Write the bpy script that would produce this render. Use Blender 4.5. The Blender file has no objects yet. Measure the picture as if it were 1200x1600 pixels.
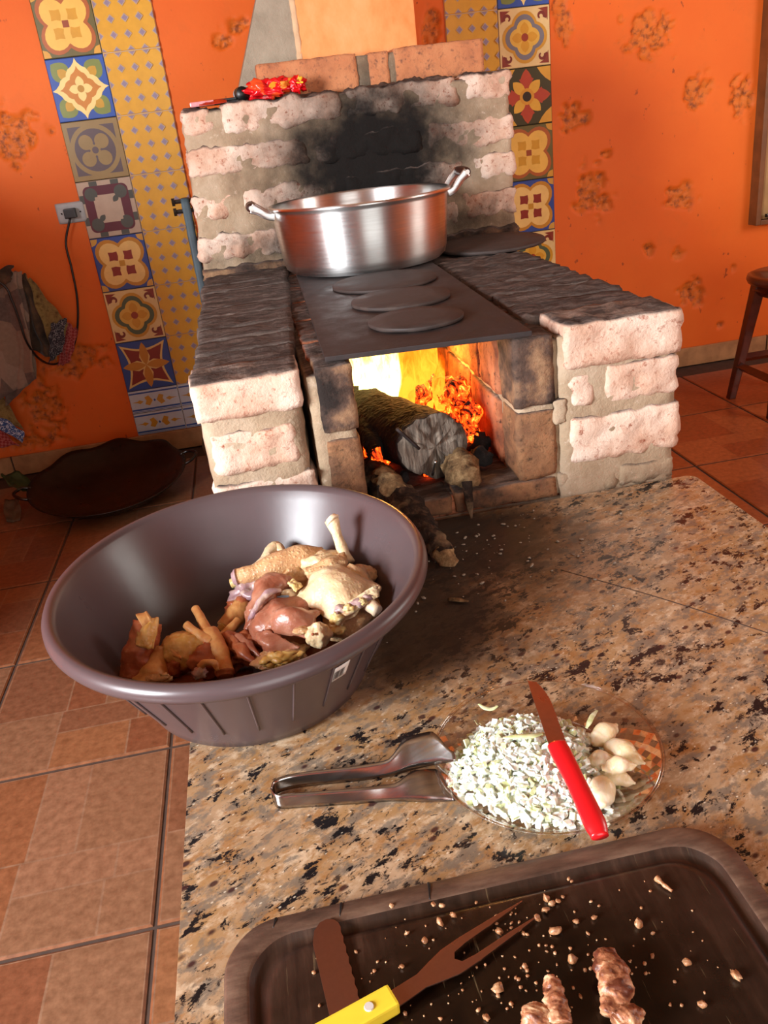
import bpy, bmesh, math, random
from mathutils import Vector, Matrix, noise

scene = bpy.context.scene
C = scene.collection
PI = math.pi

# ------------------------------------------------------------------ camera
cam_data = bpy.data.cameras.new('camera')
cam = bpy.data.objects.new('camera', cam_data)
C.objects.link(cam)
cam.matrix_world = Matrix([[0.9788398, 0.1729048, -0.1094374, 0.0], [-0.1713216, 0.4000111, -0.9003555, 0.0], [-0.1118996, 0.9000528, 0.4211692, 1.16], [0, 0, 0, 1]])
cam_data.sensor_fit = 'VERTICAL'
cam_data.sensor_height = 36.0
cam_data.sensor_width = 27.0
cam_data.lens = 29.55161
cam_data.clip_start = 0.02
scene.camera = cam

# ------------------------------------------------------------------ world, daylight, exposure
scene.view_settings.view_transform = 'Standard'
scene.view_settings.look = 'None'
scene.view_settings.gamma = 1.0
scene.view_settings.use_curve_mapping = False
scene.view_settings.exposure = 0.22

world = bpy.data.worlds.new('sky')
scene.world = world
world.use_nodes = True
bg = world.node_tree.nodes['Background']
bg.inputs[0].default_value = (0.80, 0.90, 1.0, 1)
bg.inputs[1].default_value = 0.7


def area(name, loc, target, sx, sy, power, col):
    d = bpy.data.lights.new(name, 'AREA')
    d.shape = 'RECTANGLE'
    d.size, d.size_y = sx, sy
    d.energy = power
    d.color = col
    o = bpy.data.objects.new(name, d)
    C.objects.link(o)
    o.location = loc
    o.rotation_euler = (Vector(target) - Vector(loc)).to_track_quat('-Z', 'Y').to_euler()
    return o


# daylight through the window in the left wall and the doorway behind the camera
area('window_daylight', (-2.42, -0.45, 1.50), (0.2, 1.0, 0.6), 0.95, 1.05, 215, (0.93, 0.96, 1.0))
area('doorway_daylight', (0.75, -2.38, 1.25), (0.75, 3.0, 0.9), 1.9, 1.9, 42, (1.0, 0.97, 0.92))
area('side_window_daylight', (3.18, 1.2, 1.6), (1.2, 3.2, 0.9), 1.0, 1.0, 26, (1.0, 0.95, 0.86))


# ------------------------------------------------------------------ small helpers
def lin(h, a=1.0):
    h = h.lstrip('#')
    c = [int(h[i:i + 2], 16) / 255 for i in (0, 2, 4)]
    return tuple([(v / 12.92 if v <= 0.04045 else ((v + 0.055) / 1.055) ** 2.4) for v in c] + [a])


class NT:
    """tiny node-tree writer"""
    def __init__(s, name):
        s.m = bpy.data.materials.new(name)
        s.m.use_nodes = True
        s.t = s.m.node_tree
        s.b = s.t.nodes['Principled BSDF']
        s.out = s.t.nodes['Material Output']

    def n(s, typ, **kw):
        nd = s.t.nodes.new(typ)
        for k, v in kw.items():
            setattr(nd, k, v)
        return nd

    def put(s, sock, v):
        if isinstance(v, bpy.types.NodeSocket):
            s.t.links.new(v, sock)
        elif v is not None:
            if hasattr(sock.default_value, '__len__') and not hasattr(v, '__len__'):
                v = [v] * len(sock.default_value)
            if hasattr(v, '__len__') and len(v) == 4 and len(sock.default_value) == 3:
                v = v[:3]
            sock.default_value = v

    def obj(s):
        return s.n('ShaderNodeTexCoord').outputs['Object']

    def pos(s):
        return s.n('ShaderNodeNewGeometry').outputs['Position']

    def nrm(s):
        return s.n('ShaderNodeNewGeometry').outputs['Normal']

    def sep(s, v):
        nd = s.n('ShaderNodeSeparateXYZ')
        s.put(nd.inputs[0], v)
        return nd.outputs

    def mapping(s, v, scale=(1, 1, 1), rot=(0, 0, 0), loc=(0, 0, 0)):
        nd = s.n('ShaderNodeMapping')
        s.put(nd.inputs['Vector'], v)
        nd.inputs['Scale'].default_value = scale
        nd.inputs['Rotation'].default_value = rot
        nd.inputs['Location'].default_value = loc
        return nd.outputs[0]

    def noise(s, v, scale=5, detail=4, rough=0.55, dist=0.0, color=False):
        nd = s.n('ShaderNodeTexNoise')
        s.put(nd.inputs['Vector'], v)
        nd.inputs['Scale'].default_value = scale
        nd.inputs['Detail'].default_value = detail
        nd.inputs['Roughness'].default_value = rough
        nd.inputs['Distortion'].default_value = dist
        return nd.outputs[1 if color else 0]

    def voro(s, v, scale=5, feature='F1', out='Distance', rnd=1.0):
        nd = s.n('ShaderNodeTexVoronoi', feature=feature)
        s.put(nd.inputs['Vector'], v)
        nd.inputs['Scale'].default_value = scale
        nd.inputs['Randomness'].default_value = rnd
        return nd.outputs[out]

    def ramp(s, f, stops, interp='LINEAR'):
        nd = s.n('ShaderNodeValToRGB')
        s.put(nd.inputs[0], f)
        cr = nd.color_ramp
        cr.interpolation = interp
        while len(cr.elements) < len(stops):
            cr.elements.new(0.5)
        for e, (p, c) in zip(cr.elements, stops):
            e.position = p
            e.color = c if hasattr(c, '__len__') else (c, c, c, 1)
        return nd.outputs[0]

    def mix(s, f, a, b, mode='MIX'):
        nd = s.n('ShaderNodeMix', data_type='RGBA', blend_type=mode)
        s.put(nd.inputs[0], f)
        s.put(nd.inputs[6], a)
        s.put(nd.inputs[7], b)
        return nd.outputs[2]

    def math(s, op, a, b=None, clamp=False):
        nd = s.n('ShaderNodeMath', operation=op, use_clamp=clamp)
        s.put(nd.inputs[0], a)
        if b is not None:
            s.put(nd.inputs[1], b)
        return nd.outputs[0]

    def blob(s, v, cen, rad, wob=0.25, wscale=6):
        """1 inside an ellipsoid, falling to 0 outside, with a ragged edge"""
        a = s.n('ShaderNodeVectorMath', operation='SUBTRACT')
        s.put(a.inputs[0], v)
        a.inputs[1].default_value = cen
        b = s.n('ShaderNodeVectorMath', operation='DIVIDE')
        s.put(b.inputs[0], a.outputs[0])
        b.inputs[1].default_value = rad
        c = s.n('ShaderNodeVectorMath', operation='LENGTH')
        s.put(c.inputs[0], b.outputs[0])
        nz = s.math('MULTIPLY', s.math('SUBTRACT', s.noise(v, wscale, 5, 0.6), 0.5), wob * 2)
        return s.ramp(s.math('ADD', c.outputs['Value'], nz), [(0.35, 1), (1.0, 0)], 'EASE')

    def rand(s):
        return s.n('ShaderNodeObjectInfo').outputs['Random']

    def attr(s, name):
        return s.n('ShaderNodeAttribute', attribute_name=name).outputs['Color']

    def bump(s, h, strength=0.3, dist=0.01):
        nd = s.n('ShaderNodeBump')
        s.put(nd.inputs['Height'], h)
        nd.inputs['Strength'].default_value = strength
        nd.inputs['Distance'].default_value = dist
        s.t.links.new(nd.outputs[0], s.b.inputs['Normal'])
        return nd

    def set(s, **kw):
        names = dict(col='Base Color', rough='Roughness', metal='Metallic', spec='Specular IOR Level',
                     sss='Subsurface Weight', sssr='Subsurface Radius', ssss='Subsurface Scale', coat='Coat Weight',
                     coatr='Coat Roughness', ecol='Emission Color', estr='Emission Strength',
                     trans='Transmission Weight', alpha='Alpha', ior='IOR', sheen='Sheen Weight')
        for k, v in kw.items():
            s.put(s.b.inputs[names[k]], v)
        return s.m


MATS = {}


def M(name):
    return MATS[name]


def simple(name, h, rough=0.6, metal=0.0, var=0.18, scale=30, bump=0.0, spec=0.5, coat=0.0, h2=None):
    t = NT(name)
    c = lin(h)
    n = t.noise(t.obj(), scale, 5)
    d = lin(h2) if h2 else tuple(v * (1 - var) for v in c[:3]) + (1,)
    t.set(col=t.mix(t.ramp(n, [(0.35, 0), (0.65, 1)]), c, d), rough=rough, metal=metal, spec=spec, coat=coat)
    if bump:
        t.bump(n, bump, 0.003)
    MATS[name] = t.m
    return t.m


# ------------------------------------------------------------------ mesh helpers
def finish(name, bm, mat, parent=None, smooth=True):
    me = bpy.data.meshes.new(name)
    bm.normal_update()
    bm.to_mesh(me)
    bm.free()
    mats = mat if isinstance(mat, (list, tuple)) else [mat]
    for m in mats:
        me.materials.append(m)
    if smooth:
        for p in me.polygons:
            p.use_smooth = True
    o = bpy.data.objects.new(name, me)
    C.objects.link(o)
    if parent:
        o.parent = parent
    return o


def raw(name, verts, faces, mat, parent=None, smooth=False, cols=None, mi=None):
    me = bpy.data.meshes.new(name)
    me.from_pydata(verts, [], faces)
    mats = mat if isinstance(mat, (list, tuple)) else [mat]
    for m in mats:
        me.materials.append(m)
    if cols:
        ca = me.color_attributes.new('col', 'FLOAT_COLOR', 'CORNER')
        i = 0
        for p, c in zip(me.polygons, cols):
            for _ in p.loop_indices:
                ca.data[i].color = c
                i += 1
    if mi:
        for p, k in zip(me.polygons, mi):
            p.material_index = k
    if smooth:
        for p in me.polygons:
            p.use_smooth = True
    o = bpy.data.objects.new(name, me)
    C.objects.link(o)
    if parent:
        o.parent = parent
    return o


def tag(o, label=None, cat=None, group=None, kind=None):
    for k, v in (('label', label), ('category', cat), ('group', group), ('kind', kind)):
        if v:
            o[k] = v
    return o


def thing(name, label, cat, loc=(0, 0, 0), group=None):
    o = bpy.data.objects.new(name, None)
    o.empty_display_size = 0.05
    C.objects.link(o)
    o.location = loc
    return tag(o, label, cat, group)


def child(o, parent):
    """parent a mesh built in world coordinates under an Empty that stands somewhere"""
    o.parent = parent
    o.matrix_parent_inverse = parent.matrix_world.inverted() if parent.type != 'EMPTY' else Matrix.Translation(-parent.location)
    return o


def add_box(bm, x0, x1, y0, y1, z0, z1, mi=0):
    v = [bm.verts.new(p) for p in ((x0, y0, z0), (x1, y0, z0), (x1, y1, z0), (x0, y1, z0),
                                   (x0, y0, z1), (x1, y0, z1), (x1, y1, z1), (x0, y1, z1))]
    fs = []
    for f in ((0, 3, 2, 1), (4, 5, 6, 7), (0, 1, 5, 4), (1, 2, 6, 5), (2, 3, 7, 6), (3, 0, 4, 7)):
        fc = bm.faces.new([v[i] for i in f])
        fc.material_index = mi
        fs.append(fc)
    return v, fs


def bevel_all(bm, w, seg=2):
    bmesh.ops.bevel(bm, geom=list(bm.edges), offset=w, segments=seg, profile=0.7, affect='EDGES', clamp_overlap=True)


def box(name, x0, x1, y0, y1, z0, z1, mat, parent=None, bev=0.0, seg=2, smooth=False):
    bm = bmesh.new()
    add_box(bm, x0, x1, y0, y1, z0, z1)
    if bev:
        bevel_all(bm, bev, seg)
    return finish(name, bm, mat, parent, smooth)


def rbox(name, x0, x1, y0, y1, z0, z1, mat, parent=None, r=0.01, cell=0.014, amp=0.004, freq=45, seed=0, amp2=0.0, warp=None):
    """rounded, weathered block: fine grid box with rounded edges and a noisy surface"""
    cx, cy, cz = (x0 + x1) / 2, (y0 + y1) / 2, (z0 + z1) / 2
    h = ((x1 - x0) / 2, (y1 - y0) / 2, (z1 - z0) / 2)
    r = min(r, min(h) * 0.95)
    nn = [max(3, int(round(2 * v / cell))) for v in h]
    verts, faces, idx = [], [], {}

    def vid(i, j, k):
        key = (i, j, k)
        if key not in idx:
            p = [(-1 + 2 * a / n) * hh for a, n, hh in zip(key, nn, h)]
            q = [max(-hh + r, min(hh - r, a)) for a, hh in zip(p, h)]
            d = Vector([a - b for a, b in zip(p, q)])
            nv = d.normalized() if d.length > 1e-9 else Vector((0, 0, 0))
            w = Vector(q) + nv * (r if d.length > 1e-9 else 0)
            wc = Vector((w.x + cx, w.y + cy, w.z + cz))
            s = Vector((seed * 3.7, seed * 1.3, seed * 7.1))
            f = noise.fractal((wc + s) * freq, 0.9, 2.1, 4)
            f2 = noise.noise((wc + s) * freq * 0.45)
            w = w + nv * (f * amp + f2 * amp2)
            w = Vector((w.x + cx, w.y + cy, w.z + cz))
            if warp:
                w = warp(w)
            idx[key] = len(verts)
            verts.append(w)
        return idx[key]
    a, b, c = nn
    for i in range(a):
        for j in range(b):
            faces.append((vid(i, j, 0), vid(i, j + 1, 0), vid(i + 1, j + 1, 0), vid(i + 1, j, 0)))
            faces.append((vid(i, j, c), vid(i + 1, j, c), vid(i + 1, j + 1, c), vid(i, j + 1, c)))
    for i in range(a):
        for k in range(c):
            faces.append((vid(i, 0, k), vid(i + 1, 0, k), vid(i + 1, 0, k + 1), vid(i, 0, k + 1)))
            faces.append((vid(i, b, k), vid(i, b, k + 1), vid(i + 1, b, k + 1), vid(i + 1, b, k)))
    for j in range(b):
        for k in range(c):
            faces.append((vid(0, j, k), vid(0, j, k + 1), vid(0, j + 1, k + 1), vid(0, j + 1, k)))
            faces.append((vid(a, j, k), vid(a, j + 1, k), vid(a, j + 1, k + 1), vid(a, j, k + 1)))
    return raw(name, verts, faces, mat, parent, smooth=True)


def add_lathe(bm, prof, seg=48, sy=1.0, closed=False):
    rings = []
    for (r, z) in prof:
        rings.append([bm.verts.new((r * math.cos(2 * PI * i / seg), sy * r * math.sin(2 * PI * i / seg), z)) for i in range(seg)])
    n = len(rings)
    for k in range(n if closed else n - 1):
        a, b = rings[k], rings[(k + 1) % n]
        for i in range(seg):
            j = (i + 1) % seg
            bm.faces.new((a[i], a[j], b[j], b[i]))
    return rings


def lathe(name, prof, mat, parent=None, seg=48, cap0=False, cap1=False, sy=1.0, smooth=True):
    bm = bmesh.new()
    rings = add_lathe(bm, prof, seg, sy)
    if cap0:
        bm.faces.new(list(reversed(rings[0])))
    if cap1:
        bm.faces.new(rings[-1])
    return finish(name, bm, mat, parent, smooth)


def spline(pts, n):
    """Catmull-Rom through the points"""
    P = [Vector(p) for p in pts]
    if len(P) == 2:
        return [P[0].lerp(P[1], i / (n - 1)) for i in range(n)]
    out = []
    m = len(P) - 1
    for i in range(n):
        t = i / (n - 1) * m
        k = min(int(t), m - 1)
        u = t - k
        p0 = P[k - 1] if k > 0 else 2 * P[0] - P[1]
        p1, p2 = P[k], P[k + 1]
        p3 = P[k + 2] if k + 2 <= m else 2 * P[m] - P[m - 1]
        out.append(0.5 * ((2 * p1) + (p2 - p0) * u + (2 * p0 - 5 * p1 + 4 * p2 - p3) * u * u + (3 * p1 - p0 - 3 * p2 + p3) * u ** 3))
    return out


def interp(vals, t):
    if not hasattr(vals, '__len__'):
        return vals
    m = len(vals) - 1
    k = min(int(t * m), m - 1)
    u = t * m - k
    u = u * u * (3 - 2 * u)
    return vals[k] * (1 - u) + vals[k + 1] * u


def add_tube(bm, pts, rad, seg=12, n=24, flat=1.0, up=(0, 0, 1), amp=0.0, freq=40, seed=0, caps=True, twist=0.0):
    path = spline(pts, n)
    rings = []
    U = Vector(up)
    for i, p in enumerate(path):
        t = i / (n - 1)
        d = (path[min(i + 1, n - 1)] - path[max(i - 1, 0)]).normalized()
        s = d.cross(U)
        if s.length < 1e-4:
            s = d.cross(Vector((1, 0, 0)))
        s.normalize()
        u = s.cross(d).normalized()
        r = interp(rad, t)
        fl = interp(flat, t)
        tw = twist * t
        ring = []
        for k in range(seg):
            a = 2 * PI * k / seg + tw
            q = s * math.cos(a) * r + u * math.sin(a) * r * fl
            w = p + q
            if amp:
                w = w + q.normalized() * amp * noise.fractal((w + Vector((seed * 5.1, seed, seed * 2.3))) * freq, 0.9, 2.0, 4)
            ring.append(bm.verts.new(w))
        rings.append(ring)
    for a, b in zip(rings[:-1], rings[1:]):
        for k in range(seg):
            j = (k + 1) % seg
            bm.faces.new((a[k], a[j], b[j], b[k]))
    if caps:
        bm.faces.new(list(reversed(rings[0])))
        bm.faces.new(rings[-1])
    return rings


def tube(name, pts, rad, mat, parent=None, **kw):
    smooth = kw.pop('smooth', True)
    bm = bmesh.new()
    add_tube(bm, pts, rad, **kw)
    return finish(name, bm, mat, parent, smooth)


def prism(name, poly, z0, z1, mat, parent=None, bev=0.0, mtx=None, smooth=False):
    """2-D outline pulled up from z0 to z1"""
    bm = bmesh.new()
    a = [bm.verts.new((x, y, z0)) for x, y in poly]
    b = [bm.verts.new((x, y, z1)) for x, y in poly]
    n = len(poly)
    bm.faces.new(list(reversed(a)))
    bm.faces.new(b)
    for i in range(n):
        j = (i + 1) % n
        bm.faces.new((a[i], a[j], b[j], b[i]))
    bmesh.ops.recalc_face_normals(bm, faces=bm.faces)
    if bev:
        bmesh.ops.bevel(bm, geom=[e for e in bm.edges], offset=bev, segments=2, profile=0.7, affect='EDGES', clamp_overlap=True)
    if mtx:
        bm.transform(mtx)
    return finish(name, bm, mat, parent, smooth)


def add_blob(bm, cen, rad, rot=(0, 0, 0), sub=3, amp=0.15, freq=1.6, seed=0, pinch=None):
    """lump: icosphere with low-frequency noise, stretched to rad"""
    g = bmesh.ops.create_icosphere(bm, subdivisions=sub, radius=1.0)
    from mathutils import Euler
    R = Euler(rot).to_matrix()
    for v in g['verts']:
        p = v.co.copy()
        f = 1 + amp * noise.fractal(p * freq + Vector((seed * 2.1, seed * 0.7, seed * 3.3)), 0.8, 2.0, 4)
        p = p * f
        if pinch:
            p = pinch(p)
        v.co = R @ Vector((p.x * rad[0], p.y * rad[1], p.z * rad[2])) + Vector(cen)
    return g['verts']


def blob(name, cen, rad, mat, parent=None, **kw):
    bm = bmesh.new()
    add_blob(bm, cen, rad, **kw)
    return finish(name, bm, mat, parent, True)


def sheet(name, grid, mat, parent=None, thick=0.0, smooth=True):
    """grid of points (rows of equal length) -> surface, optionally given thickness"""
    bm = bmesh.new()
    V = [[bm.verts.new(p) for p in row] for row in grid]
    for i in range(len(V) - 1):
        for j in range(len(V[0]) - 1):
            bm.faces.new((V[i][j], V[i][j + 1], V[i + 1][j + 1], V[i + 1][j]))
    o = finish(name, bm, mat, parent, smooth)
    if thick:
        md = o.modifiers.new('thickness', 'SOLIDIFY')
        md.thickness = thick
        md.offset = 0
    return o


# ------------------------------------------------------------------ materials
def m_plaster():
    t = NT('orange_plaster')
    p = t.pos()
    base = t.mix(t.ramp(t.noise(p, 2.2, 5), [(0.35, 0), (0.7, 1)]), lin('#da6114'), lin('#e26c1c'))
    base = t.mix(t.ramp(t.noise(p, 14, 6, 0.65), [(0.55, 0), (0.8, 0.35)]), base, lin('#c4621f'))
    base = t.mix(t.ramp(t.noise(t.mapping(p, (1, 1, 0.6)), 38, 3), [(0.70, 0), (0.74, 0.8)]), base, lin('#8a3a14'))
    chip = t.attr('col')
    c = t.mix(chip, base, t.mix(t.ramp(t.noise(p, 38, 4, 0.6), [(0.48, 0), (0.66, 1)]), lin('#d06c20'), lin('#84421c')))
    t.set(col=c, rough=0.62, spec=0.35)
    t.bump(t.noise(p, 90, 4), 0.12, 0.003)
    return t.m
MATS['orange_plaster'] = m_plaster()


def m_soot_masonry(name, cols, stops, spot=None, spot_amt=(0.55, 0.66), rough=0.9, scale=9, top_soot=1.0, splash_soot=1.0, spec=0.2):
    """bricks and mortar of the stove; smoke has blackened the back wall and the tops"""
    t = NT(name)
    p = t.pos()
    o = t.n('ShaderNodeVectorMath', operation='ADD')
    t.put(o.inputs[0], p)
    r = t.n('ShaderNodeCombineXYZ')
    t.put(r.inputs[0], t.math('MULTIPLY', t.rand(), 13.0))
    t.put(r.inputs[1], t.math('MULTIPLY', t.rand(), 7.0))
    t.put(o.inputs[1], r.outputs[0])
    q = o.outputs[0]
    c = t.ramp(t.noise(q, scale, 6, 0.6), [(s, lin(h)) for s, h in zip(stops, cols)])
    if spot:
        c = t.mix(t.ramp(t.noise(q, 75, 5, 0.7), [(spot_amt[0], 0), (spot_amt[1], 1)]), c, lin(spot))
        c = t.mix(t.ramp(t.noise(q, 24, 5, 0.7, 0.6), [(spot_amt[0] + 0.02, 0), (spot_amt[1] + 0.06, 0.75)]), c, lin(spot))
    # smoke stain on the back wall of the stove
    soot = t.math('MULTIPLY', t.blob(p, (0.40, 2.55, 1.06), (0.43, 0.5, 0.33), 0.34, 9), splash_soot)
    soot2 = t.math('MULTIPLY', t.blob(p, (0.36, 2.55, 0.86), (0.56, 0.35, 0.13), 0.5, 12), splash_soot * 0.8)
    c = t.mix(t.math('MAXIMUM', soot, soot2), c, lin('#161311'))
    # greasy black tops
    nz = t.sep(t.nrm())[2]
    topm = t.math('MULTIPLY', t.ramp(nz, [(0.55, 0), (0.85, 1)]), t.ramp(t.noise(p, 14, 6, 0.7), [(0.28, 0.55), (0.52, 1.0)]))
    streak = t.noise(t.mapping(p, (9, 42, 9)), 1.6, 6, 0.7)
    topc = t.ramp(streak, [(0.28, lin('#2b2421')), (0.48, lin('#4a403b')), (0.62, lin('#6c5f58')), (0.76, lin('#93867e'))])
    c = t.mix(t.math('MULTIPLY', topm, top_soot), c, topc)
    t.set(col=c, rough=rough, spec=spec)
    t.bump(t.math('ADD', t.noise(q, 120, 6, 0.7), t.math('MULTIPLY', t.noise(q, 30, 4), 1.5)), 0.45, 0.005)
    MATS[name] = t.m


m_soot_masonry('whitewashed_brick', ['#a0745c', '#c9a48c', '#dfc6b2', '#e8d8c8'], (0.28, 0.42, 0.60, 0.85), spot='#94543c', spot_amt=(0.56, 0.70))
m_soot_masonry('sooty_brick', ['#332b28', '#4a3f39', '#66574e', '#7c6c62'], (0.28, 0.45, 0.6, 0.8), spot='#8d7c70', spot_amt=(0.6, 0.78))
m_soot_masonry('mortar', ['#85705a', '#a48e74', '#b8a48c'], (0.3, 0.5, 0.7), spot='#c9b6a2', spot_amt=(0.6, 0.75))
m_soot_masonry('bare_brick', ['#352a24', '#6f4f3a', '#946a4a', '#7d5a44'], (0.30, 0.44, 0.60, 0.75), spot='#33291f', spot_amt=(0.54, 0.74), scale=12)
m_soot_masonry('scorched_brick', ['#2a2320', '#57443a', '#8a6a50', '#b99a74'], (0.36, 0.48, 0.58, 0.75), spot='#2e2622', spot_amt=(0.58, 0.78), scale=12)
m_soot_masonry('ledge_brick', ['#a5694a', '#bf7d55', '#c98c62'], (0.3, 0.5, 0.75), spot='#7a5242', spot_amt=(0.55, 0.7), splash_soot=0.0, top_soot=0.15)
m_soot_masonry('firebox_brick', ['#3a2a24', '#8a4e34', '#b4704e', '#8d7a72'], (0.3, 0.45, 0.62, 0.8), spot='#241c19', spot_amt=(0.56, 0.7), scale=11)
m_soot_masonry('cement', ['#857a68', '#9b8f7c', '#a89c88'], (0.3, 0.5, 0.7), splash_soot=0.0, top_soot=0.0, rough=0.85)


def m_granite():
    t = NT('granite')
    p = t.pos()
    w = t.mapping(p, (1.0, 1.0, 1.0), (0, 0, -0.50))
    w = t.mapping(w, (0.72, 1.2, 1.0))
    big = t.noise(w, 9, 5, 0.65, 0.2)
    c = t.ramp(big, [(0.30, lin('#8a6e52')), (0.44, lin('#ad8d6c')), (0.56, lin('#a07a50')), (0.72, lin('#c2a688'))])
    med = t.noise(w, 55, 5, 0.7, 0.3)
    c = t.mix(t.ramp(med, [(0.50, 0), (0.64, 0.8)]), c, lin('#cdb394'))
    tan = t.noise(t.mapping(w, loc=(5, 3, 0)), 30, 5, 0.7)
    c = t.mix(t.ramp(tan, [(0.50, 0), (0.62, 0.85)]), c, lin('#97683a'))
    grey = t.noise(t.mapping(w, loc=(3, 1, 0)), 38, 6, 0.72, 0.2)
    c = t.mix(t.ramp(grey, [(0.49, 0), (0.58, 0.8)]), c, lin('#6f6458'))
    clump = t.math('MULTIPLY', t.math('SUBTRACT', t.noise(t.mapping(w, loc=(1, 9, 0)), 9, 4), 0.5), 0.35)
    fl = t.noise(t.mapping(w, loc=(7, 2, 0)), 42, 6, 0.72, 0.25)
    c = t.mix(t.ramp(t.math('ADD', fl, clump), [(0.555, 0), (0.59, 1)]), c, lin('#1a1718'))
    fl2 = t.noise(t.mapping(w, loc=(2, 8, 0)), 120, 5, 0.7, 0.5)
    c = t.mix(t.ramp(t.math('ADD', fl2, clump), [(0.58, 0), (0.64, 0.9)]), c, lin('#2a2120'))
    red = t.voro(t.mapping(w, loc=(4, 4, 0)), 34)
    c = t.mix(t.ramp(red, [(0.10, 0.9), (0.17, 0)]), c, lin('#381a1c'))
    spark = t.voro(t.mapping(w, loc=(2, 6, 0)), 95)
    c = t.mix(t.ramp(spark, [(0.07, 0.55), (0.13, 0)]), c, lin('#f0e2c8'))
    # soot and ash burnt into the stone in front of the fire mouth
    s1 = t.blob(p, (0.27, 1.24, 0.5), (0.29, 0.28, 0.4), 0.30, 11)
    s2 = t.blob(p, (0.15, 1.02, 0.5), (0.21, 0.22, 0.4), 0.35, 14)
    s = t.math('MULTIPLY', t.math('MAXIMUM', s1, s2), 0.95)
    c = t.mix(s, c, lin('#1c1410'))
    t.set(col=c, rough=t.ramp(s, [(0, 0.26), (1, 0.6)]), spec=0.5)
    t.bump(t.noise(p, 200, 4), 0.05, 0.001)
    MATS['granite'] = t.m


m_granite()


def m_iron(name, cols, rough=0.6, metal=0.35):
    t = NT(name)
    p = t.pos()
    n = t.noise(p, 16, 6, 0.65)
    c = t.ramp(n, [(0.3, lin(cols[0])), (0.55, lin(cols[1])), (0.75, lin(cols[2]))])
    t.set(col=c, rough=t.ramp(n, [(0.3, rough - 0.12), (0.7, rough + 0.15)]), metal=metal)
    t.bump(t.noise(p, 150, 5, 0.7), 0.25, 0.002)
    MATS[name] = t.m


m_iron('cast_iron', ['#1c1716', '#2f2523', '#45352f'], 0.62, 0.2)
m_iron('iron_lid', ['#2c2421', '#40342f', '#54463e'], 0.7, 0.15)
m_iron('blackened_steel', ['#100d0c', '#1c1614', '#2b1f1a'], 0.36, 0.3)
m_iron('painted_iron', ['#2a343a', '#39474e', '#45545a'], 0.6, 0.2)


def m_metal(name, h, rough=0.25, streak=(4, 4, 60), amt=0.12, h2=None, aniso=0.0):
    t = NT(name)
    o = t.obj()
    n = t.noise(t.mapping(o, streak), 6, 5, 0.6)
    c = t.mix(t.ramp(n, [(0.35, 0), (0.7, 1)]), lin(h), lin(h2 or h))
    t.set(col=c, rough=t.ramp(n, [(0.3, rough), (0.7, rough + amt)]), metal=1.0)
    if aniso:
        tn = t.n('ShaderNodeTangent', direction_type='RADIAL', axis='Z')
        t.t.links.new(tn.outputs[0], t.b.inputs['Tangent'])
        t.b.inputs['Anisotropic'].default_value = aniso
        t.b.inputs['Anisotropic Rotation'].default_value = 0.25
    else:
        t.bump(n, 0.04, 0.002)
    MATS[name] = t.m


m_metal('aluminium', '#e6e5e3', 0.30, (2, 2, 40), 0.10, '#d2d0cc', aniso=0.85)
m_metal('steel', '#b9b6b2', 0.16, (3, 40, 3), 0.1, '#8f8a86')
m_metal('reflection_tint_steel', '#c09a8a', 0.26, (5, 5, 5), 0.10, '#ab8474')  # brown of the reflected orange surroundings is put into the steel colour
m_metal('dark_metal', '#4a4a4a', 0.3)
simple('wood_grip', '#3a1d12', 0.45, var=0.4, scale=60, coat=0.2)
simple('stool_wood', '#58200f', 0.32, var=0.45, scale=25, coat=0.35)
simple('black_plastic', '#121212', 0.4)
simple('grey_plastic', '#a6a7a6', 0.45)
simple('white_paper', '#e6e2dc', 0.8, bump=0.1)
simple('ink', '#2a2a2a', 0.8)
simple('rivet_white', '#d8d2c8', 0.4)


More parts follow.
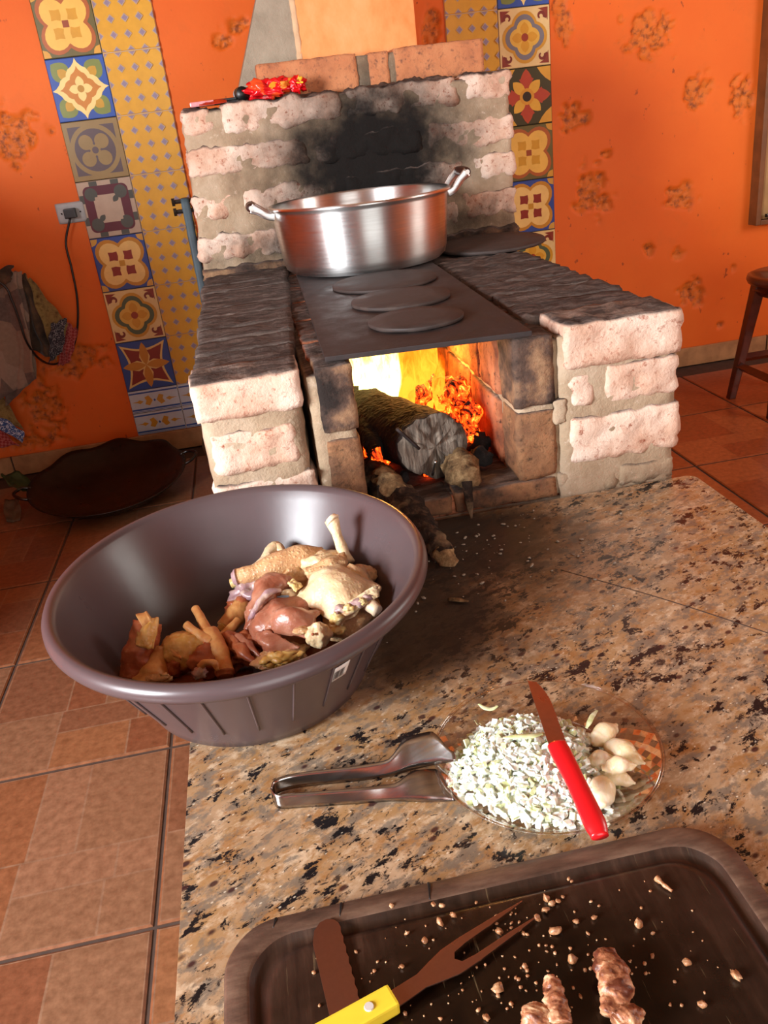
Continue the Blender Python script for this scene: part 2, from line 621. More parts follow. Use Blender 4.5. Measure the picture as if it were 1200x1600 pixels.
def m_bark():
    t = NT('bark')
    o = t.obj()
    n = t.noise(t.mapping(o, (1, 1, 1)), 55, 6, 0.7, 0.6)
    b = t.noise(o, 15, 4)
    c = t.ramp(n, [(0.3, lin('#120d0b')), (0.5, lin('#2d2019')), (0.68, lin('#5b4433'))])
    c = t.mix(t.ramp(b, [(0.55, 0), (0.68, 0.8)]), c, lin('#8a7358'))
    t.set(col=c, rough=0.9, spec=0.2)
    t.bump(n, 0.9, 0.006)
    MATS['bark'] = t.m
    t = NT('charred_wood')
    o = t.obj()
    v = t.voro(t.mapping(o, (1, 1, 1)), 70, 'DISTANCE_TO_EDGE')
    n = t.noise(o, 40, 6, 0.7)
    c = t.ramp(n, [(0.3, lin('#0d0a09')), (0.6, lin('#241a16')), (0.8, lin('#4b3a31'))])
    t.set(col=c, rough=0.85, spec=0.3)
    t.bump(t.math('ADD', n, t.math('MULTIPLY', v, 3.0)), 0.5, 0.004)
    MATS['charred_wood'] = t.m
    t = NT('split_wood')
    o = t.obj()
    n = t.noise(t.mapping(o, (80, 10, 10)), 1.5, 6, 0.7)
    c = t.ramp(n, [(0.3, lin('#2e2823')), (0.48, lin('#6e6257')), (0.65, lin('#958879')), (0.8, lin('#b8aa98'))])
    t.set(col=c, rough=0.9, spec=0.2)
    t.bump(n, 0.9, 0.005)
    MATS['split_wood'] = t.m
    t = NT('pale_wood')
    o = t.obj()
    n = t.noise(t.mapping(o, (1, 1, 1)), 45, 6, 0.7)
    c = t.ramp(n, [(0.3, lin('#3a2a1c')), (0.5, lin('#7d6243')), (0.7, lin('#b3966d'))])
    t.set(col=c, rough=0.9, spec=0.2)
    t.bump(n, 0.7, 0.005)
    MATS['pale_wood'] = t.m
    t = NT('ember')
    o = t.obj()
    n = t.noise(o, 34, 6, 0.75, 0.8)
    heat = t.ramp(n, [(0.44, 0), (0.58, 1)])
    c = t.ramp(n, [(0.35, lin('#1a1210')), (0.5, lin('#4a241a')), (0.7, lin('#7a6257'))])
    e = t.ramp(n, [(0.44, lin('#a01800')), (0.58, lin('#ff4a0a')), (0.72, lin('#ffb040'))])
    t.set(col=c, rough=0.9, ecol=e, estr=t.math('MULTIPLY', heat, 5.0))
    t.bump(n, 0.8, 0.006)
    MATS['ember'] = t.m
    t = NT('cold_coal')
    o = t.obj()
    n = t.noise(o, 50, 6, 0.75)
    t.set(col=t.ramp(n, [(0.35, lin('#0c0a0a')), (0.6, lin('#26201e')), (0.8, lin('#6b625c'))]), rough=0.9)
    t.bump(n, 0.8, 0.005)
    MATS['cold_coal'] = t.m


m_bark()


def m_flame(name, hot, edge, strength, dens):
    """burning gas: emission whose ragged holes and cooler tips come from the flame's own noise"""
    t = NT(name)
    t.t.nodes.remove(t.b)
    tc = t.n('ShaderNodeTexCoord')
    g = t.sep(tc.outputs['Generated'])[2]
    p = t.pos()
    n = t.noise(t.mapping(p, (1, 1, 0.40)), 34, 5, 0.65, 1.4)
    heat = t.math('SUBTRACT', t.math('ADD', n, 0.38), t.math('MULTIPLY', g, 0.62))
    col = t.ramp(heat, [(0.25, lin('#c02a00')), (0.42, lin(edge)), (0.62, lin(hot))])
    a = t.ramp(heat, [(0.22, 0.0), (0.60, dens)])
    em = t.n('ShaderNodeEmission')
    t.put(em.inputs[0], col)
    em.inputs[1].default_value = strength
    tr = t.n('ShaderNodeBsdfTransparent')
    mx = t.n('ShaderNodeMixShader')
    t.put(mx.inputs[0], a)
    t.t.links.new(tr.outputs[0], mx.inputs[1])
    t.t.links.new(em.outputs[0], mx.inputs[2])
    t.t.links.new(mx.outputs[0], t.out.inputs[0])
    MATS[name] = t.m


m_flame('flame_core', '#ffe88a', '#ff9c1e', 4.2, 0.95)
m_flame('flame_outer', '#ffa42a', '#ff6a0a', 1.9, 0.7)


def m_plastic_tub():
    t = NT('tub_plastic')
    o = t.obj()
    n = t.noise(o, 18, 4)
    t.set(col=t.mix(n, lin('#4c3f40'), lin('#554647')), rough=t.ramp(t.noise(o, 7, 4), [(0.3, 0.26), (0.7, 0.36)]), spec=0.5)
    t.bump(t.noise(o, 60, 3), 0.03, 0.002)
    MATS['tub_plastic'] = t.m


m_plastic_tub()


def m_flesh(name, cols, stops=(0.3, 0.5, 0.7), scale=26, rough=0.32, goose=0.0, sss=0.25, fleck=None):
    t = NT(name)
    o = t.pos()
    n = t.noise(o, scale, 5, 0.6, 0.5)
    c = t.ramp(n, [(s, lin(h)) for s, h in zip(stops, cols)])
    if fleck:
        c = t.mix(t.ramp(t.noise(o, scale * 3, 5, 0.7), [(0.58, 0), (0.72, 0.8)]), c, lin(fleck))
    if goose:
        v = t.ramp(t.voro(o, 165, rnd=0.55), [(0.05, 1), (0.42, 0)])
        c = t.mix(t.math('MULTIPLY', v, 0.35), c, lin('#f6dcae'))
        t.bump(t.math('ADD', t.math('ADD', v, t.math('MULTIPLY', n, 0.8)), t.math('MULTIPLY', t.noise(t.mapping(o, (1, 1, 1)), 95, 5, 0.7, 1.0), 2.4)), goose, 0.0032)
    else:
        t.bump(t.noise(t.mapping(o, (1, 1, 1)), 70, 5, 0.65, 0.5), 0.35, 0.004)
    t.set(col=c, rough=rough, sss=sss, sssr=(0.010, 0.004, 0.002), ssss=0.5, spec=0.5)
    MATS[name] = t.m


m_flesh('chicken_skin', ['#c99465', '#dcae7d', '#e8c699'], goose=0.45)
m_flesh('pale_skin', ['#d8b088', '#e9cda0', '#f0dcb8'], goose=0.25)
m_flesh('yellow_skin', ['#c48f44', '#d8a85a', '#e2bd7c'], goose=0.2)
m_flesh('shank_skin', ['#c47f45', '#d49a5c', '#e0b070'], scale=60, rough=0.45)
m_flesh('raw_meat', ['#8c4c3a', '#a8684f', '#c08a70'], rough=0.28, fleck='#cf9f84')
m_flesh('shaded_dark_meat', ['#86402a', '#a85a38', '#c27c54'], rough=0.32, fleck='#d09468')  # dark meat, with the orange-brown of warm shade put into its colour
m_flesh('joint_flesh', ['#947480', '#b09090', '#d6bfae'], rough=0.22, scale=60)
m_flesh('fat', ['#d6b064', '#e4c888', '#eddcb0'], rough=0.3, scale=60)
m_flesh('bone', ['#c9a888', '#dfc4a4', '#e8d8c0'], rough=0.4, scale=70)
m_flesh('grilled_meat', ['#5a2a18', '#a86e4c', '#dcb48c'], stops=(0.40, 0.51, 0.62), scale=60, rough=0.4, fleck='#4a2010')
m_flesh('onion', ['#dfe2c4', '#eef0e2', '#f6f6f0'], scale=90, rough=0.25, sss=0.3)
m_flesh('onion_green', ['#b9c47a', '#d3d9a4', '#e8ead0'], scale=60, rough=0.25, sss=0.3)
m_flesh('garlic', ['#e0c890', '#efdfb8', '#f5ecd4'], scale=50, rough=0.3, sss=0.3)
m_flesh('crumb', ['#6a4228', '#a4744e', '#cda680'], scale=150, rough=0.4)


def m_glass():
    t = NT('plate_glass')
    t.t.nodes.remove(t.b)
    gl = t.n('ShaderNodeBsdfGlossy')
    gl.inputs['Roughness'].default_value = 0.06
    tr = t.n('ShaderNodeBsdfTransparent')
    tr.inputs[0].default_value = (0.93, 0.90, 0.87, 1)
    fr = t.n('ShaderNodeFresnel')
    fr.inputs[0].default_value = 1.5
    mx = t.n('ShaderNodeMixShader')
    t.put(mx.inputs[0], t.math('MULTIPLY', fr.outputs[0], 0.5))
    t.t.links.new(tr.outputs[0], mx.inputs[1])
    t.t.links.new(gl.outputs[0], mx.inputs[2])
    t.t.links.new(mx.outputs[0], t.out.inputs[0])
    MATS['plate_glass'] = t.m


m_glass()


def m_board():
    t = NT('board_wood')
    p = t.pos()
    g = t.noise(t.mapping(p, (60, 6, 6)), 1.4, 6, 0.65)
    c = t.ramp(g, [(0.3, lin('#22150f')), (0.55, lin('#38251b')), (0.75, lin('#523a2d'))])
    wet = t.blob(p, (0.115, 0.40, 0.52), (0.27, 0.20, 0.3), 0.32, 22)
    c = t.mix(wet, c, t.ramp(t.noise(p, 40, 5), [(0.35, lin('#0d0704')), (0.7, lin('#1e1108'))]))
    scr = t.noise(t.mapping(p, (160, 9, 1), (0, 0, 0.35)), 1.5, 3)
    c = t.mix(t.ramp(scr, [(0.68, 0), (0.74, 0.35)]), c, lin('#8f7a58'))
    t.set(col=c, rough=t.ramp(wet, [(0, 0.42), (1, 0.22)]), spec=0.5)
    t.bump(t.math('ADD', t.math('MULTIPLY', scr, -0.6), t.noise(p, 60, 5)), 0.18, 0.002)
    MATS['board_wood'] = t.m
    t = NT('board_rim')
    p = t.pos()
    g = t.noise(t.mapping(p, (10, 40, 10)), 1.4, 6, 0.65)
    c = t.ramp(g, [(0.3, lin('#33241c')), (0.5, lin('#553e31')), (0.75, lin('#755c4a'))])
    t.set(col=c, rough=0.45)
    t.bump(t.noise(p, 60, 5), 0.25, 0.003)
    MATS['board_rim'] = t.m


m_board()
simple('red_plastic', '#d5141c', 0.3, var=0.1, coat=0.2)
simple('yellow_plastic', '#ecd23a', 0.38, var=0.08, coat=0.1)


def m_vcol(name, rough, var=0.2, scale=25, bump=0.05, spec=0.5):
    """glazed or printed face: the colour of each printed field is stored with the mesh"""
    t = NT(name)
    c = t.attr('col')
    n = t.noise(t.pos(), scale, 5, 0.65)
    t.set(col=t.mix(t.ramp(n, [(0.3, var), (0.7, 0)]), c, t.mix(1.0, c, (0.45, 0.40, 0.36, 1), 'MULTIPLY')), rough=rough, spec=spec)
    t.bump(n, bump, 0.002)
    MATS[name] = t.m


m_vcol('wall_tile_print', 0.28, 0.22)
m_vcol('floor_tile_print', 0.32, 0.8, 55, 0.12)
m_vcol('printed_film', 0.22, 0.1)
def m_peach():  # lighter, mottled peach plaster for the chimney breast
    t = NT('peach_plaster')
    p = t.pos()
    c = t.ramp(t.noise(t.mapping(p, (1, 1, 0.6)), 5, 6, 0.65), [(0.3, lin('#e07a38')), (0.5, lin('#e89a5c')), (0.7, lin('#ecb07a'))])
    t.set(col=c, rough=0.7, spec=0.3)
    t.bump(t.noise(p, 90, 4), 0.12, 0.003)
    MATS['peach_plaster'] = t.m


m_peach()
simple('grout', '#4c3a30', 0.9, var=0.3)
simple('baseboard_tile', '#b58a5e', 0.4, h2='#99724c', scale=18)
simple('door_wood', '#7a4a24', 0.5, var=0.35, scale=14)
simple('door_panel', '#a5814f', 0.55, var=0.25, scale=10)
simple('ceiling_board', '#8a6a48', 0.8, var=0.3, scale=6)
simple('counter_base', '#b0a090', 0.9, var=0.2)
simple('cabinet_wood', '#6a4630', 0.6, var=0.3, scale=8)


def m_cloth(name, cols, stops, scale=30, kind='noise', rough=0.95):
    t = NT(name)
    o = t.obj()
    if kind == 'patch':
        v = t.voro(t.mapping(o, (1, 1, 0.7)), scale, out='Color')
        f = t.sep(v)[0]
        c = t.ramp(f, [(s, lin(h)) for s, h in zip(stops, cols)], 'CONSTANT')
        c = t.mix(0.35, c, t.ramp(t.noise(o, 80, 4), [(0.3, lin(cols[0])), (0.7, lin(cols[1]))]))
    elif kind == 'check':
        ck = t.n('ShaderNodeTexChecker')
        t.put(ck.inputs[0], t.mapping(o, (1, 1, 1), (0, 0.5, 0)))
        ck.inputs[1].default_value = lin(cols[0])
        ck.inputs[2].default_value = lin(cols[1])
        ck.inputs[3].default_value = scale
        c = ck.outputs[0]
    elif kind == 'squiggle':
        w = t.math('ABSOLUTE', t.math('SUBTRACT', t.noise(o, scale, 2, 0.5, 1.5), 0.5))
        c = t.ramp(w, [(s, lin(h)) for s, h in zip(stops, cols)], 'CONSTANT')
    else:
        c = t.ramp(t.noise(o, scale, 5), [(s, lin(h)) for s, h in zip(stops, cols)])
    t.set(col=c, rough=rough, spec=0.1, sheen=0.2)
    t.bump(t.noise(o, 400, 2), 0.25, 0.002)
    MATS[name] = t.m


m_cloth('patch_cloth', ['#6d5a4e', '#8d786a', '#514543', '#7f6a5a', '#433a3a'], (0.0, 0.25, 0.5, 0.7, 0.88), 17, 'patch')
m_cloth('dark_cloth', ['#2c2622', '#4a3b2f', '#6d5540'], (0.3, 0.5, 0.75), 18)
m_cloth('squiggle_cloth', ['#8d888a', '#302e36'], (0.0, 0.022), 70, 'squiggle')
m_cloth('gingham_cloth', ['#8a3230', '#a45a56'], (0, 1), 110, 'check')
m_cloth('paisley_cloth', ['#d4dcea', '#3a5388'], (0.0, 0.03), 55, 'squiggle')
m_cloth('tan_cloth', ['#6a5030', '#8c7446', '#4f3820'], (0.3, 0.5, 0.7), 40)
simple('leaf_green', '#274020', 0.5, var=0.5, scale=30)
simple('leaf_brown', '#5a4028', 0.7, var=0.4, scale=30)


# ------------------------------------------------------------------ the room
WALL_Y = 3.459
FX0, FDX = -2.0275, 0.4225          # floor tile grid
FY0, FDY = -2.155, 0.4567
random.seed(4)

# floor: grout bed with the tiles lying on it
floor = box('floor', -2.6, 3.2, -2.6, WALL_Y + 0.1, -0.12, -0.004, M('grout'))
tag(floor, 'brown ceramic tiled floor of the kitchen', kind='structure')

LAY = [(0.45, 1, 0, 0.38), (0.45, 1, 0.38, 0.60), (0.45, 1, 0.60, 1), (0.27, 0.45, 0, 0.18), (0.27, 0.45, 0.18, 0.62),
       (0, 0.27, 0, 0.22), (0, 0.27, 0.22, 0.62), (0, 0.45, 0.62, 1)]
FC = ['#8a583b', '#906242', '#805138', '#89644a', '#8a5a3c', '#7f563e', '#8f684e']


def floor_tile_mesh(rot, seed, reddish):
    rnd = random.Random(seed)
    g = 0.0035
    hx, hy, th = FDX / 2 - g, FDY / 2 - g, 0.009
    V, F, K = [], [], []

    def quad(a, b, c, d, k):
        i = len(V)
        V.extend([a, b, c, d])
        F.append((i, i + 1, i + 2, i + 3))
        K.append(k)
    line = lin('#917058') if not reddish else lin('#8e4f30')
    ch = 0.004
    top = th
    # printed fields, each sunk by a hair below the pale printed joints
    pal = FC if not reddish else ['#a2552e', '#a85c34', '#9c502b', '#ad6238']
    for (u0, u1, v0, v1) in LAY:
        c = lin(rnd.choice(pal))
        for _ in range(rot):
            u0, u1, v0, v1 = 1 - v1, 1 - v0, u0, u1
        x0, x1, y0, y1 = [(-1 + 2 * q) * (hx - ch) if k < 2 else (-1 + 2 * q) * (hy - ch) for k, q in enumerate((u0, u1, v0, v1))]
        e = 0.0020 if not reddish else 0.001
        quad((x0 + e, y0 + e, top), (x1 - e, y0 + e, top), (x1 - e, y1 - e, top), (x0 + e, y1 - e, top), c)
        for (p0, p1, q0, q1) in (((x0, y0), (x1, y0), (x1 - e, y0 + e), (x0 + e, y0 + e)), ((x1, y0), (x1, y1), (x1 - e, y1 - e), (x1 - e, y0 + e)),
                                 ((x1, y1), (x0, y1), (x0 + e, y1 - e), (x1 - e, y1 - e)), ((x0, y1), (x0, y0), (x0 + e, y0 + e), (x0 + e, y1 - e))):
            quad(p0 + (top,), p1 + (top,), q0 + (top,), q1 + (top,), line)
    a, b = (hx - ch, hy - ch), (hx, hy)
    cs = [(-1, -1), (1, -1), (1, 1), (-1, 1)]
    for i in range(4):
        s, e = cs[i], cs[(i + 1) % 4]
        quad((s[0] * b[0], s[1] * b[1], top - ch * 0.6), (e[0] * b[0], e[1] * b[1], top - ch * 0.6), (e[0] * a[0], e[1] * a[1], top), (s[0] * a[0], s[1] * a[1], top), lin(pal[0]))
        quad((s[0] * b[0], s[1] * b[1], 0), (e[0] * b[0], e[1] * b[1], 0), (e[0] * b[0], e[1] * b[1], top - ch * 0.6), (s[0] * b[0], s[1] * b[1], top - ch * 0.6), lin('#6a4a38'))
    o = raw('floor_tile', V, F, M('floor_tile_print'), cols=K)
    me = o.data
    bpy.data.objects.remove(o)
    return me


FT = [[floor_tile_mesh(r, 11 * r + s, red) for r in range(4) for s in range(2)] for red in (False, True)]
for i in range(12):
    for j in range(3, 13):
        cx, cy = FX0 + FDX * (i + 0.5), FY0 + FDY * (j + 0.5)
        if cy + FDY / 2 > WALL_Y + 0.01:
            continue
        if -0.1 < cx < 0.65 and cy < 2.4:
            continue                      # under the worktop and the stove
        me = random.choice(FT[1 if cx > 0.6 else 0])
        o = bpy.data.objects.new('floor_tile', me)
        C.objects.link(o)
        o.location = (cx, cy, -0.009)
        o.parent = floor

# back wall: plaster with knocked-out patches modelled into it
CHIPS = [((1.6580, 3.4590, 1.3348), .085, .075), ((1.3474, 3.4590, 1.0855), .055, .05), ((1.8724, 3.4590, 1.1200), .055, .055), ((2.0663, 3.4590, 1.0762), .045, .07),
         ((1.4157, 3.4590, 0.7980), .05, .085), ((1.4704, 3.4590, 0.7541), .04, .03), ((1.8203, 3.4590, 0.7279), .062, .042), ((1.8869, 3.4590, 0.3230), .05, .055), ((1.3158, 3.4590, 1.4103), .035, .07),
         ((0.8172, 3.4590, 1.4373), .03, .06), ((-0.7392, 3.4590, 1.2539), .09, .08), ((-0.7147, 3.4590, 0.4251), .11, .05), ((-0.8985, 3.4590, 0.2551), .07, .09), ((-0.9803, 3.4590, 0.1256), .11, .025),
         ((1.8152, 3.4590, 0.4904), .022, .02), ((2.0253, 3.4590, 0.1615), .012, .012), ((1.0651, 3.4590, 0.8172), .03, .03), ((1.6837, 3.4590, 0.5347), .02, .03),
         ((1.4492, 3.4590, 0.9031), .02, .012), ((1.4845, 3.4590, 0.9348), .03, .012), ((0.1022, 3.4590, 1.5161), .05, .02), ((0.0483, 3.4590, 1.4715), .03, .02), ((2.0704, 3.4590, 0.4016), .012, .015)]
wx0, wx1, wz0, wz1 = -1.35, 2.5, 0.0, 1.95
NX, NZ = 430, 220
V, K = [], []
for j in range(NZ + 1):
    for i in range(NX + 1):
        x, z = wx0 + (wx1 - wx0) * i / NX, wz0 + (wz1 - wz0) * j / NZ
        d, k = 0.0, 0.0
        edge = min(1.0, min(i, NX - i, j, NZ - j) / 6)
        for (c, rx, rz) in CHIPS:
            dx, dz = (x - c[0]) / rx, (z - c[2]) / rz
            if abs(dx) < 1.8 and abs(dz) < 1.8:
                r = math.hypot(dx, dz) + 0.75 * noise.fractal(Vector((x * 22, z * 22, c[0])), 0.8, 2.0, 4)
                m = max(0.0, min(1.0, (1.15 - r) * 3.2))
                d = max(d, m)
                k = max(k, m)
        y = WALL_Y + edge * (0.0025 * noise.noise(Vector((x * 5, z * 5, 1))) + d * (0.005 + 0.014 * (0.5 + noise.fractal(Vector((x * 60, z * 60, 2)), 0.8, 2.0, 4))))
        V.append((x, y, z))
        K.append(k)
F = []
for j in range(NZ):
    for i in range(NX):
        a = j * (NX + 1) + i
        F.append((a, a + 1, a + NX + 2, a + NX + 1))
wall = raw('wall_back', V, F, M('orange_plaster'), smooth=True)
ca = wall.data.color_attributes.new('col', 'FLOAT_COLOR', 'POINT')
for i, k in enumerate(K):
    ca.data[i].color = (k, k, k, 1)
tag(wall, 'orange plastered back wall with chipped patches and tile strips', kind='structure')
# the same wall outside the part with modelled wear
bm = bmesh.new()
add_box(bm, -2.6, 3.2, WALL_Y + 0.03, WALL_Y + 0.15, -0.1, 2.75)
add_box(bm, -2.6, wx0, WALL_Y, WALL_Y + 0.03, -0.1, 2.75)
add_box(bm, wx1, 3.2, WALL_Y, WALL_Y + 0.03, -0.1, 2.75)
add_box(bm, wx0, wx1, WALL_Y, WALL_Y + 0.03, wz1, 2.75)
finish('wall_core', bm, M('orange_plaster'), wall, False)


def wall_with_hole(name, axis, pos, a0, a1, hole, label, mat, th=0.12):
    """wall across axis at pos, from a0 to a1 along the other axis, with one rectangular opening"""
    h0, h1, z0, z1 = hole
    bm = bmesh.new()
    for (p, q, r, s) in ((a0, h0, -0.1, 2.75), (h1, a1, -0.1, 2.75), (h0, h1, -0.1, z0), (h0, h1, z1, 2.75)):
        if q - p < 1e-4 or s - r < 1e-4:
            continue
        if axis == 'x':
            add_box(bm, pos - th, pos, p, q, r, s)
        else:
            add_box(bm, p, q, pos - th, pos, r, s)
    return tag(finish(name, bm, mat, None, False), label, kind='structure')


wall_with_hole('wall_left', 'x', -2.48, -2.6, WALL_Y + 0.15, (-1.0, 0.1, 0.90, 2.10), 'orange plastered side wall with a window opening', M('orange_plaster'))
wall_with_hole('wall_right', 'x', 3.32, -2.6, WALL_Y + 0.15, (0.6, 1.8, 1.0, 2.2), 'orange plastered right hand wall with a window opening', M('orange_plaster'))
wall_with_hole('wall_front', 'y', -2.48, -2.6, 3.2, (-0.3, 1.8, 0.0, 2.3), 'orange plastered wall with the doorway behind the viewer', M('orange_plaster'))
ceil = box('ceiling', -2.6, 3.32, -2.6, WALL_Y + 0.15, 2.75, 2.85, M('ceiling_board'))
tag(ceil, 'brown boarded kitchen ceiling', kind='structure')

# baseboard of tile pieces
bb = tag(box('baseboard_back', -2.48, 3.2, WALL_Y - 0.008, WALL_Y + 0.004, 0.0, 0.083, M('grout')), 'brown tile skirting along the orange wall', kind='structure')
jx = [-2.4, -1.94, -1.49, -1.035, -0.58, -0.125, 0.33, 0.785, 1.24, 1.695, 1.78, 2.23, 2.68, 3.13]
jx = [-2.4, -1.96, -1.52, -1.08, -0.63, -0.19, 0.26, 0.70, 1.14, 1.60, 1.80, 2.25, 2.70, 3.15]
for a, b in zip(jx[:-1], jx[1:]):
    child(box('baseboard_tile', a + 0.003, b - 0.003, WALL_Y - 0.016, WALL_Y - 0.006, 0.002, 0.085, M('baseboard_tile'), None, 0.002, 1), bb)

# ------------------------------------------------------------------ decorated wall tiles
H = 0.1                                  # half a tile


def circ(r, cx=0, cy=0, n=20, a0=0.0):
    return [(cx + r * math.cos(a0 + 2 * PI * i / n), cy + r * math.sin(a0 + 2 * PI * i / n)) for i in range(n)]


def sq(x0, x1, y0, y1):
    return [(x0, y0), (x1, y0), (x1, y1), (x0, y1)]


def rotp(P, a):
    c, s = math.cos(a), math.sin(a)
    return [(x * c - y * s, x * s + y * c) for x, y in P]


def shift(P, dx, dy):
    return [(x + dx, y + dy) for x, y in P]


def quatre(r, lobe=0.30, n=48, a0=0.0, sharp=1.0):
    """four-lobed outline, lobes on the axes turned by a0"""
    out = []
    for i in range(n):
        a = 2 * PI * i / n
        k = abs(math.cos(2 * (a - a0)))
        out.append((r * (1 - lobe + lobe * k ** sharp) * math.cos(a), r * (1 - lobe + lobe * k ** sharp) * math.sin(a)))
    return out


def ogee(r, waist=0.55, n=48, p=1.0):
    """pointed four-armed star with swelling sides"""
    out = []
    for i in range(n):
        a = 2 * PI * i / n
        k = abs(((a / (PI / 2)) % 1) - 0.5) * 2      # 1 on the axes, 0 on the diagonals
        f = waist + (1 - waist) * (0.55 * k ** 4 + 0.45 * k ** p) - 0.05 * math.sin(PI * k * 2) * 0
        out.append((r * f * math.cos(a), r * f * math.sin(a)))
    return out


def petal(r0, r1, w, a, n=8):
    L = [(r0, 0)]
    for i in range(1, n):
        t = i / n
        L.append((r0 + (r1 - r0) * t, w * math.sin(PI * t) ** 0.8))
    L.append((r1, 0))
    for i in range(n - 1, 0, -1):
        t = i / n
        L.append((r0 + (r1 - r0) * t, -w * math.sin(PI * t) ** 0.8))
    return rotp(L, a)


def scroll(sx, sy, r=0.30):
    """little curled ornament for a corner"""
    L, R = [], []
    for i in range(15):
        t = i / 14
        a = -0.4 + 4.6 * t
        q = r * (0.55 - 0.33 * t)
        w = 0.055 * (1.3 - t * 0.8)
        x, y = 0.66 + (q) * math.cos(a), 0.66 + (q) * math.sin(a)
        L.append((x + w * math.cos(a), y + w * math.sin(a)))
        R.append((x - w * math.cos(a), y - w * math.sin(a)))
    P = L + R[::-1]
    return [(x * sx, y * sy) for x, y in P]


def clip(P, x0=-1, x1=1, y0=-1, y1=1):
    return [(max(x0, min(x1, x)), max(y0, min(y1, y))) for x, y in P]


def d_fourpetal(bgc, c1, c2, c3, c4, corner):
    L = [(sq(-1, 1, -1, 1), bgc)]
    for sx in (-1, 1):
        for sy in (-1, 1):
            L.append(([(sx, sy), (sx * 0.74, sy), (sx * 0.78, sy * 0.86), (sx * 0.86, sy * 0.78), (sx, sy * 0.74)], corner))
    L.append((quatre(1.12, 0.33, 40, PI / 4), c1))
    L.append((quatre(0.97, 0.38, 40, PI / 4), c2))
    for a in range(4):
        L.append((rotp([(0.10, 0.14), (0.28, 0.10), (0.46, 0.12), (0.44, 0.28), (0.46, 0.46), (0.28, 0.44), (0.12, 0.46), (0.14, 0.28)], a * PI / 2), c3))
    L.append((sq(-0.11, 0.11, -0.11, 0.11), c4))
    return L


def d_bluestar():
    L = [(sq(-1, 1, -1, 1), '#2f56a8')]
    for a in range(4):
        L.append((petal(0.42, 1.22, 0.34, PI / 4 + a * PI / 2), '#7d8a44'))
        L.append((petal(0.50, 0.95, 0.17, PI / 4 + a * PI / 2), '#c99a2e'))
    oc = [(1, 0), (.86, .06), (.73, .18), (.65, .32), (.53, .40), (.43, .43), (.40, .53), (.32, .65), (.18, .73), (.06, .86)]
    st4 = [p_ for a in range(4) for p_ in rotp(oc, a * PI / 2)]
    L.append((st4, '#f3d98a'))
    L.append(([(x * 0.74, y * 0.74) for x, y in st4], '#c9822e'))
    for a in range(4):
        L.append((petal(0.0, 0.42, 0.15, a * PI / 2), '#f0d888'))
    L.append((circ(0.12), '#b8892e'))
    return L


def d_taupe():
    T, D = '#937c4e', '#5b4f52'
    L = [(sq(-1, 1, -1, 1), T), (sq(-0.84, 0.84, -0.84, 0.84), D), (circ(0.90, n=36), T), (circ(0.74, n=32), D)]
    for sx in (-1, 1):
        for sy in (-1, 1):
            L.append((circ(0.26, sx * 0.29, sy * 0.29, 18), T))
    L += [(rotp(sq(-0.3, 0.3, -0.12, 0.12), PI / 4), T), (rotp(sq(-0.3, 0.3, -0.12, 0.12), -PI / 4), T), (circ(0.12), D)]
    return L


def d_ring():
    P, G, R = '#b9a48e', '#4a5049', '#5a2230'
    L = [(sq(-1, 1, -1, 1), P)]
    for a in range(4):
        L.append((rotp(sq(-0.55, -0.25, 0.55, 1), a * PI / 2), G))
        L.append((rotp(sq(0.25, 0.55, 0.55, 1), a * PI / 2), G))
    o = []
    for a in range(4):
        o += rotp([(0.62 + 0.22 * math.cos(t), 0.62 + 0.22 * math.sin(t)) for t in [i * PI / 12 for i in range(7)]], a * PI / 2)
    L.append((o, R))
    L.append(([(x * 0.60, y * 0.60) for x, y in o], P))
    for sx, sy in ((1, 0), (-1, 0), (0, 1), (0, -1)):
        pass
    for a in range(4):
        L.append((rotp(circ(0.24, 0.55, 0.55, 16), a * PI / 2), G))
        L.append((rotp(petal(0.30, 0.62, 0.10, PI / 4), a * PI / 2), P if a % 2 else G))
    L.append((quatre(0.46, 0.35, 32, 0), P))
    return L


def d_scroll(q):
    L = [(sq(-1, 1, -1, 1), '#e6c98a')]
    for sx in (-1, 1):
        for sy in (-1, 1):
            L.append((scroll(sx, sy), '#7a2c20'))
            L.append(([(sx * 0.95, sy * 0.95), (sx * 0.55, sy * 0.93), (sx * 0.80, sy * 0.80), (sx * 0.93, sy * 0.5)], '#8a3424'))
    L += [(quatre(0.90, 0.22, 40, 0), '#d0982c'), (quatre(0.78, 0.24, 40, 0), q), (quatre(0.60, 0.26, 40, 0), '#e2b347')]
    for a in range(4):
        L.append((petal(0.05, 0.52, 0.17, a * PI / 2), '#d69c2a'))
    L.append((circ(0.14), '#9a3a20'))
    return L


def d_pillow():
    def pil(r, dent, n=8):
        o = []
        for a in range(4):
            for i in range(n):
                t = i / n
                o += rotp([(r * (1 - 2 * t), r * (1 - dent * math.sin(PI * t)))], a * PI / 2)
        return o
    L = [(sq(-1, 1, -1, 1), '#2c4f9c'), (pil(0.92, 0.26), '#e6c878')]
    for a in range(4):
        L.append((rotp([(0.14, 0.14), (0.34, 0.22), (0.60, 0.15), (0.62, 0.30), (0.78, 0.78), (0.30, 0.62), (0.15, 0.60), (0.22, 0.34)], a * PI / 2), '#8a2c20'))
    for a in range(4):
        L.append((petal(0.0, 0.95, 0.17, a * PI / 2), '#c98a2a'))
    return L


